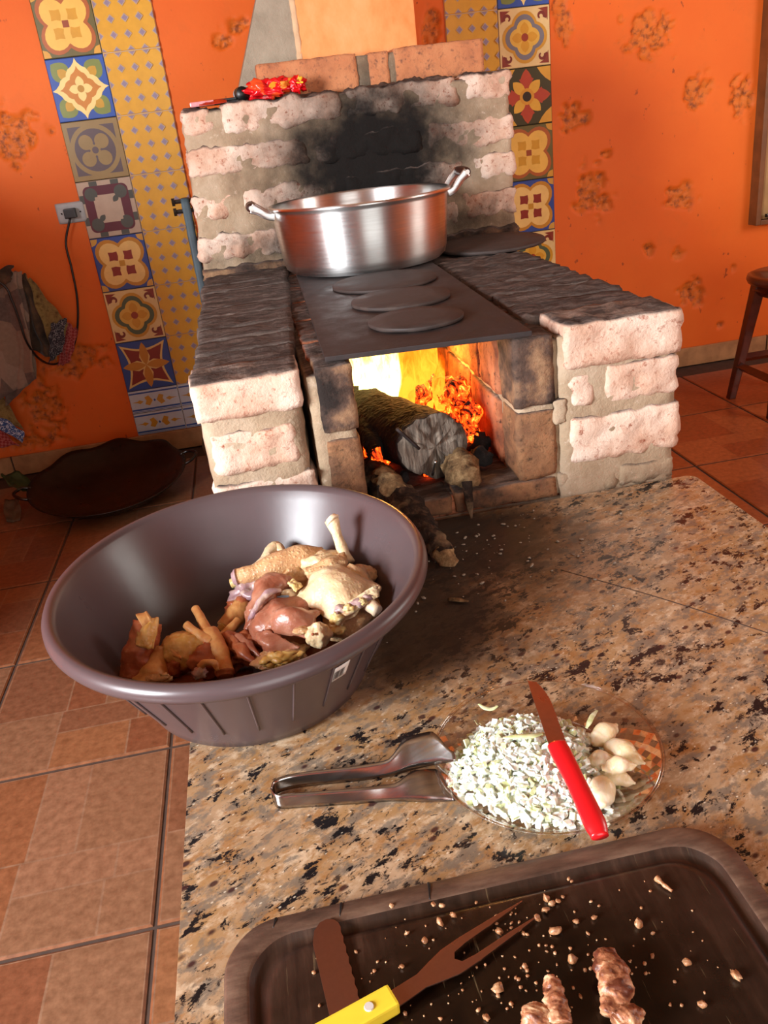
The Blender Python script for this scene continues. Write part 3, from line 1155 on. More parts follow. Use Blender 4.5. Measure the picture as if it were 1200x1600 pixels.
def d_sun():
    L = [(sq(-1, 1, -1, 1), '#3c3d1c')]
    for a in range(4):
        L.append((rotp([(1, 1), (0.45, 1), (0.60, 0.78), (0.78, 0.60), (1, 0.45)], a * PI / 2), '#e0a83a'))
        L.append((petal(0.1, 0.98, 0.24, a * PI / 2), '#bb4a22'))
        L.append((rotp([(0.15, 0), (0.62, 0.30), (0.70, 0.12), (0.95, 0), (0.70, -0.12), (0.62, -0.30)], a * PI / 2), '#b8452a'))
    for a in range(4):
        L.append((petal(0.1, 0.78, 0.20, PI / 4 + a * PI / 2), '#e8b440'))
    L += [(circ(0.30), '#e0a030'), (circ(0.18), '#26220f')]
    return L


def d_dots():
    L = [(sq(-1, 1, -1, 1), '#dca42c')]
    for i in range(5):
        for j in range(5):
            x, y = -1 + i * 0.5, -1 + j * 0.5
            r = 0.145
            L.append((clip([(x - r, y), (x, y - r), (x + r, y), (x, y + r)]), '#b9a48c'))
            L.append((clip([(x - r * .72, y), (x, y - r * .72), (x + r * .72, y), (x, y + r * .72)]), '#8f8096'))
    return L


def d_border():
    L = [(sq(-1, 1, -1, 1), '#c9d6e2'), (sq(-1, 1, 0.72, 0.86), '#2f5aa8'), (sq(-1, 1, -0.82, -0.66), '#2f5aa8'), (sq(-1, 1, -0.95, -0.88), '#5a80bc')]
    g = '#c99a34'
    for s in (-1, 1):
        L.append(([(s * 0.08, 0.0), (s * 0.22, 0.50), (s * 0.40, 0.35), (s * 0.34, 0.05), (s * 0.42, -0.28), (s * 0.24, -0.45)], g))
        L.append(([(s * 0.46, 0.0), (s * 0.62, 0.16), (s * 0.72, 0.05), (s * 0.95, 0.0), (s * 0.72, -0.07), (s * 0.62, -0.2)], g))
    L.append(([(-0.05, 0), (0, -0.14), (0.05, 0), (0, 0.14)], '#2f5aa8'))
    return L


def tile_mesh(layers, hx, hz, th=0.008):
    """tile body plus its printed fields, each field a thin face lying on the last"""
    V, F, K = [], [], []
    g = 0.0012
    hx -= g
    hz -= g
    base = lin(layers[0][1])
    e = 0.0018
    ring = [[(-hx, 0, -hz), (hx, 0, -hz), (hx, 0, hz), (-hx, 0, hz)],
            [(-hx, -th + e, -hz), (hx, -th + e, -hz), (hx, -th + e, hz), (-hx, -th + e, hz)],
            [(-hx + e, -th, -hz + e), (hx - e, -th, -hz + e), (hx - e, -th, hz - e), (-hx + e, -th, hz - e)]]
    for a, b in zip(ring[:-1], ring[1:]):
        for i in range(4):
            j = (i + 1) % 4
            k = len(V)
            V += [a[i], a[j], b[j], b[i]]
            F.append((k, k + 1, k + 2, k + 3))
            K.append(base)
    for n, (P, h) in enumerate(layers):
        y = -th - 0.00012 * n
        k = len(V)
        s = 1 - e / hx
        V += [(max(-1, min(1, px)) * hx * s, y, max(-1, min(1, pz)) * hz * s) for px, pz in P]
        F.append(tuple(range(k, k + len(P))))
        K.append(lin(h))
    o = raw('wall_tile', V, F, M('wall_tile_print'), cols=K)
    me = o.data
    bpy.data.objects.remove(o)
    return me


TM = {'olive': tile_mesh(d_fourpetal('#6a6234', '#b0602c', '#efbf58', '#d39c2c', '#9a4a26', '#d6a03a'), H, H),
      'blue': tile_mesh(d_fourpetal('#2f4f9a', '#c58a2c', '#f0c878', '#8c2f22', '#c9922e', '#d0a045'), H, H),
      'star': tile_mesh(d_bluestar(), H, H), 'taupe': tile_mesh(d_taupe(), H, H), 'ring': tile_mesh(d_ring(), H, H),
      'scroll': tile_mesh(d_scroll('#4e6148'), H, H), 'scroll_grey': tile_mesh(d_scroll('#77767e'), H, H),
      'pillow': tile_mesh(d_pillow(), H, H), 'sun': tile_mesh(d_sun(), H, H), 'dots': tile_mesh(d_dots(), H, H),
      'border': tile_mesh(d_border(), H, 0.0473)}
ZR0 = 1.4746
LX, RX = -0.5637, 0.866


def put_tile(kind, x, z):
    o = bpy.data.objects.new('wall_tile', TM[kind])
    C.objects.link(o)
    o.location = (x, WALL_Y - 0.0005, z)
    o.parent = wall


for X, hh in ((LX + 0.1, '#2c221c'), (LX + 0.3, '#c9bca8'), (RX + 0.1, '#c9bca8'), (RX + 0.3, '#2c221c')):
    box('tile_bed', X - 0.0998, X + 0.0998, WALL_Y - 0.0055, WALL_Y + 0.004, 0.088, ZR0 + 0.6, simple('tile_bed_' + hh[1:], hh, 0.9), wall)
for k, d in enumerate(['pillow', 'scroll', 'olive', 'star', 'taupe', 'ring', 'blue', 'scroll', 'pillow']):
    z = ZR0 + 0.2 * (3 - k) - 0.1
    put_tile(d, LX + 0.1, z)
    put_tile('dots', LX + 0.3, z)
for k, d in enumerate(['ring', 'taupe', 'star', 'scroll_grey', 'sun', 'olive', 'blue', 'scroll', 'pillow']):
    z = ZR0 + 0.2 * (3 - k) - 0.1
    put_tile(d, RX + 0.3, z)
    put_tile('dots', RX + 0.1, z)
for X in (LX + 0.1, LX + 0.3, RX + 0.1, RX + 0.3):
    for z in (0.2273, 0.1327):
        put_tile('border', X, z)

# wooden shutter on the right
sh = tag(box('window_1', 2.150, 2.90, WALL_Y - 0.045, WALL_Y + 0.002, 0.60, 1.95, M('door_panel'), None, 0.003), 'brown wooden window shutter on the right of the orange wall', kind='structure')
for nm, a in (('frame_stile', (2.128, 2.150, WALL_Y - 0.06, WALL_Y, 0.578, 1.97)), ('frame_rail', (2.150, 2.90, WALL_Y - 0.06, WALL_Y, 0.578, 0.598)),
              ('frame_rail', (2.150, 2.90, WALL_Y - 0.06, WALL_Y, 1.952, 1.97)), ('frame_stile', (2.90, 2.922, WALL_Y - 0.06, WALL_Y, 0.578, 1.97))):
    child(box(nm, *a, M('door_wood'), None, 0.003), sh)
bm = bmesh.new()
add_box(bm, 2.165, 2.245, WALL_Y - 0.075, WALL_Y - 0.06, 0.608, 0.622)
add_box(bm, 2.19, 2.21, WALL_Y - 0.062, WALL_Y - 0.044, 0.604, 0.626)
bevel_all(bm, 0.003)
child(finish('latch', bm, M('dark_metal'), None, False), sh)


# ------------------------------------------------------------------ the brick stove
stove = thing('brick_stove', 'whitewashed brick wood-fired stove with a sooty back wall and open fire mouth', 'stove', (0.30, 1.95, 0.0))


def S(o):
    return child(o, stove)


def wide(w):
    """the left block grows wider towards the back"""
    if w.x > -0.03 and w.x < 0.07:
        w = Vector((w.x + 0.062 * max(0.0, (w.y - 1.40)) / 1.1, w.y, w.z))
    return w


mo = M('mortar')
S(rbox('mortar_body', -0.119, 0.050, 1.3445, 2.60, 0.0, 0.795, mo, r=0.012, cell=0.02, amp=0.004, warp=wide))
S(rbox('mortar_body', 0.492, 0.711, 1.3445, 2.60, 0.0, 0.795, mo, r=0.012, cell=0.02, amp=0.004, seed=2))
S(rbox('mortar_body', -0.09, 0.69, 1.353, 2.60, 0.0, 0.499, mo, r=0.01, cell=0.03, amp=0.002, seed=3))


def taper(w):
    k = (1.245 - w.z) / 0.45
    return Vector((w.x - 0.022 * k if w.x < 0.3 else w.x + 0.004 * k, w.y, w.z))


S(rbox('back_wall_mortar', -0.102, 0.812, 2.551, 2.675, 0.70, 1.236, mo, r=0.012, cell=0.016, amp=0.005, seed=4, warp=taper))
S(rbox('smoke_chamber', 0.05, 0.79, 2.67, WALL_Y - 0.004, 0.0, 1.243, M('cement'), r=0.01, cell=0.04, amp=0.002, seed=5))
S(rbox('hearth_floor', 0.05, 0.495, 1.358, 2.50, 0.495, 0.535, M('firebox_brick'), r=0.004, cell=0.02, amp=0.003, seed=6))
S(rbox('jamb_mortar', 0.062, 0.136, 1.353, 2.50, 0.50, 0.792, mo, r=0.006, cell=0.016, amp=0.003, seed=7))
S(rbox('jamb_mortar', 0.420, 0.498, 1.353, 2.50, 0.50, 0.792, mo, r=0.006, cell=0.016, amp=0.003, seed=8))
S(rbox('firebox_back', 0.12, 0.44, 2.40, 2.52, 0.50, 0.795, M('firebox_brick'), r=0.006, cell=0.02, amp=0.004, seed=9))

bn = [10]


def brick(x0, x1, y0, y1, z0, z1, mat='whitewashed_brick', r=0.011, amp=0.0065, warp=None, cell=0.0105, amp2=0.006):
    bn[0] += 1
    return S(rbox('brick', x0, x1, y0, y1, z0, z1, M(mat), r=r, cell=cell, amp=amp, freq=42, seed=bn[0], amp2=amp2, warp=warp))


FY = 1.3405
# left block: front courses
brick(-0.112, 0.036, FY - 0.001, FY + 0.10, 0.652, 0.724)
brick(-0.120, 0.054, FY - 0.001, FY + 0.10, 0.560, 0.634)
brick(-0.118, -0.030, FY + 0.006, FY + 0.10, 0.512, 0.548)
# right block: front courses
brick(0.507, 0.562, FY - 0.001, FY + 0.10, 0.664, 0.732, r=0.02)
brick(0.576, 0.716, FY - 0.001, FY + 0.11, 0.662, 0.735)
brick(0.508, 0.717, FY - 0.001, FY + 0.11, 0.560, 0.648)
brick(0.489, 0.602, FY + 0.006, FY + 0.12, 0.500, 0.545, 'mortar', r=0.006)
brick(0.605, 0.712, FY + 0.002, FY + 0.12, 0.500, 0.540, 'mortar', r=0.006)
# top courses running back towards the wall, laid across
rt = random.Random(3)
y = FY
k = 0
while y < 2.50:
    d = 0.112 + rt.uniform(-0.006, 0.012)
    e = rt.uniform(-0.004, 0.004)
    zt = 0.811 + rt.uniform(-0.003, 0.003) - (0.004 if k else 0)
    brick(-0.125 + e, 0.053 + e * 0.5, y, y + d + 0.002, 0.744, zt, 'sooty_brick' if k else 'whitewashed_brick', r=0.006, amp=0.004, warp=wide, cell=0.012, amp2=0.003)
    y += d
    k += 1
y = FY - 0.002
k = 0
while y < 2.50:
    d = 0.114 + rt.uniform(-0.006, 0.012)
    e = rt.uniform(-0.006, 0.004)
    zt = 0.811 + rt.uniform(-0.003, 0.003) - 0.010 * max(0, (y - 1.4)) / 1.1
    brick(0.503 - (0.025 if k else 0) + e, 0.717 + e, y, y + d + 0.002, 0.735, zt, 'sooty_brick' if k else 'whitewashed_brick', r=0.006, amp=0.005, cell=0.012, amp2=0.003)
    y += d
    k += 1
# side courses under the tops (right flank, seen from the side)
for zz0, zz1, off in ((0.662, 0.730, 0.0), (0.560, 0.648, 0.11)):
    y = 1.475 + off
    while y < 2.45:
        brick(0.62, 0.716, y, y + 0.20, zz0, zz1, cell=0.02)
        brick(-0.124, -0.04, y, y + 0.20, zz0, zz1, cell=0.02)
        y += 0.225
# jambs of the fire mouth and the brick lining
brick(0.414, 0.487, FY + 0.004, 1.440, 0.678, 0.803, 'scorched_brick', r=0.006, amp=0.003, amp2=0.002)
brick(0.415, 0.489, FY + 0.006, 1.440, 0.542, 0.670, 'bare_brick', r=0.006, amp=0.003, amp2=0.002)
brick(0.078, 0.141, FY + 0.006, 1.440, 0.690, 0.806, 'scorched_brick', r=0.006, amp=0.003, amp2=0.002)
brick(0.080, 0.141, FY + 0.008, 1.440, 0.545, 0.678, 'bare_brick', r=0.006, amp=0.003, amp2=0.002)
for zz0, zz1, off in ((0.542, 0.668, 0.0), (0.676, 0.800, -0.08)):
    y = 1.446
    first = True
    while y < 2.40:
        ln = 0.20 + (off if first else 0)
        brick(0.412, 0.480, y, min(y + ln, 2.41), zz0, zz1, 'firebox_brick', r=0.005, amp=0.004, cell=0.014, amp2=0.002)
        brick(0.075, 0.142, y, min(y + ln, 2.41), zz0, zz1, 'firebox_brick', r=0.005, amp=0.004, cell=0.014, amp2=0.002)
        y += ln + 0.006
        first = False
# threshold of the fire mouth
brick(0.142, 0.29, FY + 0.008, 1.43, 0.500, 0.537, 'bare_brick', r=0.006, amp=0.003, amp2=0.002)
brick(0.295, 0.487, FY + 0.006, 1.43, 0.500, 0.541, 'bare_brick', r=0.006, amp=0.003, amp2=0.002)

# back wall bricks
SY = 2.5465
for (x0, x1, z0, z1) in ((-0.104, -0.022, 1.176, 1.240), (0.004, 0.328, 1.170, 1.244), (0.345, 0.662, 1.172, 1.246), (0.676, 0.816, 1.176, 1.246),
                         (-0.112, 0.225, 1.070, 1.142), (0.240, 0.548, 1.068, 1.138), (0.562, 0.818, 1.060, 1.134),
                         (-0.118, 0.004, 0.955, 1.020), (0.020, 0.300, 0.962, 1.028), (0.318, 0.668, 0.960, 1.028), (0.688, 0.818, 0.966, 1.036),
                         (-0.124, 0.140, 0.842, 0.915), (0.160, 0.480, 0.850, 0.920), (0.496, 0.640, 0.850, 0.925), (0.655, 0.820, 0.862, 0.936)):
    brick(x0, x1, SY, 2.676, z0, z1, r=0.014, amp=0.008, amp2=0.012)
brick(-0.128, 0.30, SY - 0.012, 2.67, 0.785, 0.826, 'scorched_brick')
brick(0.315, 0.82, SY - 0.012, 2.67, 0.785, 0.832, 'scorched_brick')
# raised brick course on top, against the chimney
brick(0.122, 0.408, 2.678, 2.79, 1.243, 1.337, 'ledge_brick', r=0.004, amp=0.003, amp2=0.001)
brick(0.440, 0.500, 2.680, 2.79, 1.243, 1.334, 'ledge_brick', r=0.006, amp=0.003, amp2=0.001)
brick(0.516, 0.780, 2.678, 2.79, 1.243, 1.338, 'ledge_brick', r=0.004, amp=0.003, amp2=0.001)
S(rbox('ledge_mortar', 0.127, 0.775, 2.684, 2.79, 1.238, 1.330, mo, r=0.004, cell=0.02, amp=0.002, seed=77))
# loose flake of mortar beside the jamb
S(rbox('mortar_flake', 0.482, 0.506, FY + 0.001, FY + 0.012, 0.640, 0.685, mo, r=0.006, cell=0.005, amp=0.004, seed=78))

# iron cooking plate bridging the fire mouth
plate = prism('cooktop_plate', [(0.100, 1.366), (0.443, 1.328), (0.475, 2.53), (0.131, 2.53)], 0.8085, 0.8175, M('cast_iron'), None, 0.0015)
S(plate)
# iron bar and bolts on the left edge of the back wall
S(rbox('iron_bar', -0.152, -0.128, 2.60, 2.65, 0.56, 1.02, M('painted_iron'), r=0.003, cell=0.02, amp=0.002, seed=80))
for z in (1.012, 0.985):
    bm = bmesh.new()
    add_tube(bm, [(-0.175, 2.625, z), (-0.120, 2.625, z)], 0.006, seg=8, n=3)
    add_tube(bm, [(-0.178, 2.625, z), (-0.170, 2.625, z)], 0.012, seg=6, n=3)
    S(finish('bolt', bm, M('dark_metal'), None, False))

# ------------------------------------------------------------------ chimney
chim = thing('chimney', 'orange painted chimney breast with a bare cement flank behind the stove', 'chimney', (0.42, 3.0, 1.243))
child(box('chimney_breast', 0.255, 0.612, 2.795, WALL_Y - 0.004, 1.243, 2.75, M('peach_plaster'), None, 0.004), chim)
fl = [(0.050, 1.2435), (0.256, 1.2435), (0.256, 1.745)]
child(prism('cement_flank', fl, -(WALL_Y - 0.006), -2.80, M('cement'), None, 0.003, Matrix(((1, 0, 0, 0), (0, 0, -1, 0), (0, 1, 0, 0), (0, 0, 0, 1)))), chim)
child(rbox('bare_corner', 0.2505, 0.268, 2.7925, 2.81, 1.245, 2.2, simple('bare_plaster', '#d9b48c', 0.85, bump=0.2), r=0.004, cell=0.008, amp=0.003, seed=90), chim)

# ------------------------------------------------------------------ fire
fire = thing('fire', 'bright yellow and orange flames burning in the mouth of the brick stove', 'fire', (0.27, 1.9, 0.54))
rf = random.Random(12)


def flame(cx, cy, z0, w, d, h, mat, seed, lean=(0, 0)):
    bm = bmesh.new()
    seg, nr = 18, 20
    rings = []
    for i in range(nr):
        t = i / (nr - 1)
        q = (math.sin(PI * min(1, t * 1.25 + 0.18)) ** 0.8 if t < 0.62 else (math.sin(PI * min(1, 0.62 * 1.25 + 0.18)) ** 0.8) * ((1 - t) / 0.38) ** 0.75) + 0.03
        q = max(0.02, (1 - t) ** 0.6 * (0.55 + 0.45 * min(1, t * 4)))
        nx = 0.35 * w * noise.noise(Vector((t * 3.1, seed, 0.3))) * t * 2
        ny = 0.25 * d * noise.noise(Vector((t * 3.1, seed, 5.3))) * t * 2
        ring = []
        for k in range(seg):
            a = 2 * PI * k / seg
            rr = q * (1 + 0.35 * noise.noise(Vector((math.cos(a) * 1.3, math.sin(a) * 1.3, t * 3 + seed))))
            ring.append(bm.verts.new((cx + nx + lean[0] * t + w * rr * math.cos(a), cy + ny + lean[1] * t + d * rr * math.sin(a), z0 + h * t)))
        rings.append(ring)
    for a, b in zip(rings[:-1], rings[1:]):
        for k in range(seg):
            bm.faces.new((a[k], a[(k + 1) % seg], b[(k + 1) % seg], b[k]))
    bm.faces.new(list(reversed(rings[0])))
    bm.faces.new(rings[-1])
    return child(finish('flame', bm, M(mat), None, True), fire)


FLM = [(0.165, 1.80, 0.56, 0.030, 0.040, 0.235), (0.195, 1.86, 0.56, 0.036, 0.05, 0.245), (0.225, 1.82, 0.57, 0.034, 0.04, 0.235), (0.255, 1.90, 0.57, 0.034, 0.05, 0.235),
       (0.18, 2.00, 0.55, 0.042, 0.05, 0.25), (0.235, 2.02, 0.55, 0.045, 0.05, 0.25), (0.150, 1.72, 0.58, 0.018, 0.025, 0.20), (0.205, 1.74, 0.60, 0.024, 0.03, 0.18),
       (0.262, 1.78, 0.58, 0.024, 0.03, 0.20)]
FLO = [(0.295, 1.80, 0.56, 0.034, 0.05, 0.235), (0.33, 1.92, 0.56, 0.042, 0.06, 0.24), (0.30, 2.05, 0.56, 0.06, 0.06, 0.24), (0.325, 1.72, 0.57, 0.028, 0.04, 0.19),
       (0.365, 1.82, 0.55, 0.028, 0.05, 0.22), (0.285, 1.66, 0.62, 0.018, 0.025, 0.13), (0.38, 1.95, 0.55, 0.03, 0.05, 0.23), (0.36, 2.08, 0.55, 0.045, 0.06, 0.24),
       (0.345, 1.65, 0.60, 0.018, 0.025, 0.13), (0.27, 1.95, 0.56, 0.05, 0.05, 0.24)]
for m, LL in (('flame_core', FLM), ('flame_outer', FLO)):
    for (cx, cy, z0, w, d, h) in LL:
        flame(cx, cy, z0, w, d, h, m, rf.uniform(0, 50), (rf.uniform(-.02, .02), rf.uniform(-.02, .01)))
fl_ = bpy.data.lights.new('fire_glow', 'POINT')
fl_.energy = 5.0
fl_.color = (1.0, 0.40, 0.08)
fl_.shadow_soft_size = 0.05
flo = bpy.data.objects.new('fire_glow', fl_)
C.objects.link(flo)
flo.parent = fire
flo.location = (0.06, -0.19, 0.17)

# logs
log = thing('firewood_log', 'thick dark split log with two nails burning in the fire mouth', 'log', (0.27, 1.45, 0.54))


def log_body(A, B, r, seed, seg=40, n=30, bumps=0.006):
    A, B = Vector(A), Vector(B)
    ax = (B - A).normalized()
    s = ax.cross(Vector((0, 0, 1))).normalized()
    u = s.cross(ax)
    bm = bmesh.new()
    rings = []
    for i in range(n):
        t = i / (n - 1)
        ring = []
        for k in range(seg):
            a = 2 * PI * k / seg
            d = s * math.cos(a) + u * math.sin(a)
            # a split face on the lower left, bark on top
            rr = r * (1.0 + 0.10 * math.cos(2 * a + 0.8) + 0.05 * math.cos(3 * a + seed))
            p = A + ax * (B - A).length * t + d * rr
            p = p + d * bumps * noise.fractal(Vector((p.x * 26, p.y * 9, p.z * 26)) + Vector((seed, 0, 0)), 0.8, 2.1, 5)
            if i == 0:
                p = p - ax * 0.014 * noise.fractal(Vector((p.x * 60, p.z * 60, seed)), 0.8, 2, 3)
            ring.append(bm.verts.new(p))
        rings.append(ring)
    for a, b in zip(rings[:-1], rings[1:]):
        for k in range(seg):
            f = bm.faces.new((a[k], a[(k + 1) % seg], b[(k + 1) % seg], b[k]))
    # broken end face, built up in rings so that it can be rough
    prev = rings[0]
    for q in (0.8, 0.6, 0.4, 0.2):
        ring = []
        for k in range(seg):
            p = A + (rings[0][k].co - A) * q
            p = p - ax * (0.010 * noise.fractal(Vector((p.x * 90, p.y * 20, p.z * 90)) + Vector((seed, 3, 0)), 0.8, 2, 4))
            ring.append(bm.verts.new(p))
        for k in range(seg):
            f = bm.faces.new((prev[k], ring[k], ring[(k + 1) % seg], prev[(k + 1) % seg]))
            f.material_index = 1
        prev = ring
    c = bm.verts.new(A)
    for k in range(seg):
        f = bm.faces.new((prev[k], c, prev[(k + 1) % seg]))
        f.material_index = 1
    bm.faces.new(rings[-1])
    return bm


child(finish('log_body', log_body((0.283, 1.425, 0.606), (0.185, 1.76, 0.583), 0.066, 3), [M('charred_wood'), M('split_wood')], None, True), log)
child(tube('nail', [(0.212, 1.405, 0.660), (0.250, 1.412, 0.612)], [0.0035, 0.003], M('cast_iron'), None, seg=8, n=6), log)
child(tube('nail', [(0.276, 1.398, 0.590), (0.268, 1.403, 0.560)], [0.0024, 0.0024], M('steel'), None, seg=8, n=6), log)

lg2 = thing('firewood_branch', 'thin bark-covered branch slanting out of the fire mouth onto the granite', 'log', (0.24, 1.174, 0.5))
child(tube('branch_body', [(0.1571, 1.4600, 0.5679), (0.1956, 1.3300, 0.5538), (0.2180, 1.2350, 0.5277), (0.2330, 1.1850, 0.5100)], [0.030, 0.027, 0.022, 0.017], M('bark'), None, seg=20, n=40, amp=0.007, freq=55, seed=4), lg2)
child(tube('branch_tip', [(0.2292, 1.1950, 0.5128), (0.2371, 1.1780, 0.5033), (0.2474, 1.1700, 0.4958)], [0.018, 0.016, 0.010], M('pale_wood'), None, seg=12, n=12, amp=0.005, freq=70, seed=6), lg2)
child(tube('pale_patch', [(0.1739, 1.4000, 0.5792), (0.1901, 1.3300, 0.5672)], [0.020, 0.022], M('pale_wood'), None, seg=12, n=12, amp=0.008, freq=60, seed=7), lg2)

lg3 = thing('firewood_stub', 'short brown wood stub with a hanging splinter under the big log', 'log', (0.31, 1.36, 0.54))
child(tube('stub_body', [(0.3222, 1.5000, 0.5697), (0.3235, 1.4000, 0.5608), (0.3256, 1.3600, 0.5546)], [0.024, 0.030, 0.024], M('pale_wood'), None, seg=16, n=20, amp=0.010, freq=45, seed=9), lg3)
child(tube('splinter', [(0.3185, 1.3450, 0.5619), (0.3150, 1.3280, 0.5283), (0.3163, 1.3180, 0.4855)], [0.009, 0.0075, 0.001], M('bark'), None, seg=8, n=14, amp=0.002, flat=0.4), lg3)

lg4 = thing('firewood_stick', 'charred stick with a glowing end at the left of the fire mouth', 'log', (0.16, 1.42, 0.54))
child(tube('stick_body', [(0.1770, 1.6200, 0.6223), (0.1746, 1.5000, 0.6089), (0.1757, 1.4400, 0.5979)], [0.016, 0.018, 0.013], M('charred_wood'), None, seg=14, n=16, amp=0.005, freq=50, seed=3), lg4)
child(blob('glowing_end', (0.1755, 1.4350, 0.6036), (0.010, 0.010, 0.016), M('ember'), None, sub=3, amp=0.5), lg4)

# coals
rc = random.Random(21)
coals = []
for i in range(34):
    x = rc.uniform(0.30, 0.400)
    yy = rc.uniform(1.50, 2.05)
    coals.append((x, yy, 0.55 + 0.085 * max(0, 1 - abs(yy - 1.72) / 0.35) * rc.random(), rc.uniform(0.014, 0.030), True))
coals += [((0.2932, 1.4700, 0.5393)[0], 1.47, 0.553, 0.014, True), ((0.2702, 1.4500, 0.5446)[0], 1.45, 0.550, 0.011, True), (0.20, 1.55, 0.55, 0.016, True), (0.185, 1.62, 0.553, 0.02, True),
          (0.375, 1.46, 0.558, 0.020, False), (0.390, 1.52, 0.560, 0.022, False), (0.345, 1.44, 0.552, 0.014, False), (0.22, 1.44, 0.550, 0.012, False), (0.25, 1.50, 0.55, 0.015, False)]
coals += [(0.37, 1.60, 0.645, 0.032, True), (0.385, 1.56, 0.605, 0.030, True), (0.355, 1.66, 0.64, 0.03, True), (0.382, 1.66, 0.61, 0.026, True), (0.368, 1.54, 0.575, 0.026, True), (0.395, 1.62, 0.57, 0.02, True)]
for i, (x, yy, z, r, hot) in enumerate(coals):
    o = blob('coal', (0, 0, 0), (r, r * 0.9, r * 0.75), M('ember' if hot else 'cold_coal'), None, sub=3, amp=0.55, freq=1.4, seed=i, rot=(rc.random() * 3, rc.random() * 3, rc.random() * 3))
    o.location = (x, yy, z)
    if hot:
        tag(o, 'glowing orange coal in the ember heap beside the big burning log', 'coal', 'glowing coals in the firebox')
    else:
        tag(o, 'black unlit coal on the hearth at the fire mouth', 'coal', 'dead coals at the fire mouth')

# ------------------------------------------------------------------ things standing on the stove
pot = thing('aluminium_pot', 'large round aluminium pot with two wooden-grip handles on the cooktop plate', 'pot', (0.315, 2.296, 0.8178))
prof = [(0.0, 0.0), (0.18, 0.0), (0.200, 0.004), (0.212, 0.014), (0.217, 0.032), (0.224, 0.10), (0.2285, 0.155), (0.2295, 0.160), (0.236, 0.163), (0.2375, 0.1665), (0.236, 0.170), (0.229, 0.171),
        (0.2265, 0.166), (0.225, 0.155), (0.2215, 0.10), (0.214, 0.034), (0.208, 0.016), (0.195, 0.006), (0.0, 0.004)]
lathe('pot_body', prof, M('aluminium'), pot, 96)
for s, lift in ((-1, 0.012), (1, 0.030)):
    hb = None
    for yy in (-0.047, 0.047):
        bm = bmesh.new()
        add_tube(bm, [(s * 0.2245, yy, 0.150), (s * 0.242, yy * 1.0, 0.152 + lift * 0.2), (s * 0.262, yy, 0.160 + lift * 0.7), (s * 0.280, yy, 0.166 + lift)], [0.009, 0.009, 0.010, 0.013], seg=10, n=14, flat=0.9, up=(0, 1, 0))
        for v in bm.verts:                                   # flatten into a strap
            v.co.y = yy + (v.co.y - yy) * 0.22
        b = finish('handle_bracket', bm, M('aluminium'), pot)
        e = 0.004 if yy > 0 else -0.004
        bm = bmesh.new()
        add_tube(bm, [(s * 0.279, yy + e * 0.5, 0.166 + lift), (s * 0.279, yy + e * 1.2, 0.166 + lift)], 0.0058, seg=14, n=3)
        finish('rivet', bm, M('rivet_white'), b, False)
    tube('wooden_grip', [(s * 0.279, -0.044, 0.166 + lift), (s * 0.279, 0.0, 0.166 + lift), (s * 0.279, 0.044, 0.166 + lift)], [0.011, 0.0135, 0.011], M('wood_grip'), pot, seg=16, n=12)


def lid(x, yv, z, r, th, label, group=None, seed=0, tilt=(0, 0), sy=1.0):
    bm = bmesh.new()
    prof = [(0.0, 0.0), (r * 0.97, 0.0), (r, 0.0015), (r, th - 0.0015), (r * 0.985, th), (r * 0.6, th + 0.0008), (0.0, th + 0.001)]
    rings = add_lathe(bm, prof, 56, sy)
    for v in bm.verts:
        q = v.co.to_2d().length
        v.co.z += 0.0008 * noise.noise(v.co * 30 + Vector((seed, 0, 0)))
        if q > r * 0.9:
            v.co *= 1 + 0.012 * noise.noise(Vector((v.co.x * 25, v.co.y * 25, seed)))
    bmesh.ops.remove_doubles(bm, verts=bm.verts, dist=1e-5)
    o = finish('burner_lid', bm, M('iron_lid'), None, True)
    o.location = (x, yv, z)
    o.rotation_euler = (tilt[0], tilt[1], 0)
    return tag(o, label, 'burner lid', group)


lid(0.288, 1.525, 0.8180, 0.088, 0.008, 'smallest round iron burner lid nearest the fire mouth on the cooktop', seed=1)
lid(0.300, 1.735, 0.8180, 0.103, 0.008, 'middle of three round iron burner lids on the cooktop', seed=2)
lid(0.306, 1.962, 0.8180, 0.121, 0.008, 'round iron burner lid tucked against the foot of the aluminium pot', seed=3)
lid(0.672, 2.345, 0.8110, 0.150, 0.010, 'large dark iron lid lying on the right block behind the pot', seed=4, tilt=(0.02, 0.0))


# ------------------------------------------------------------------ granite worktop
top = thing('granite_worktop', 'speckled brown granite worktop in front of the stove', 'worktop', (0.29, 0.4, 0.0))


def rrect(x0, x1, y0, y1, rs, n=6):
    """outline with corner radii rs = (x0y0, x1y0, x1y1, x0y1)"""
    out = []
    for (cx, cy, r, a0) in ((x0, y0, rs[0], PI), (x1, y0, rs[1], 1.5 * PI), (x1, y1, rs[2], 0), (x0, y1, rs[3], 0.5 * PI)):
        ox = cx + (r if cx == x0 else -r)
        oy = cy + (r if cy == y0 else -r)
        for i in range(n + 1):
            a = a0 + 0.5 * PI * i / n
            out.append((ox + r * math.cos(a), oy + r * math.sin(a)))
    return out


child(prism('granite_slab', rrect(-0.1685, 0.7465, -0.55, 1.3375, (0.01, 0.01, 0.018, 0.004)), 0.470, 0.500, M('granite'), None, 0.003), top)
bm = bmesh.new()
add_box(bm, -0.10, 0.68, -0.45, 1.33, 0.0, 0.470)
child(finish('masonry_base', bm, M('counter_base'), None, False), top)
# hairline joint in the stone
sa, sb = Vector((0.3950, 1.090, 0.5)), Vector((0.5900, 0.828, 0.5))
bm = bmesh.new()
add_tube(bm, [sa, (sa + sb) / 2 + Vector((0.004, 0.004, 0)), sb], 0.0011, seg=6, n=12, flat=0.35)
child(finish('joint_line', bm, simple('joint', '#3a2a20', 0.8), None), top)

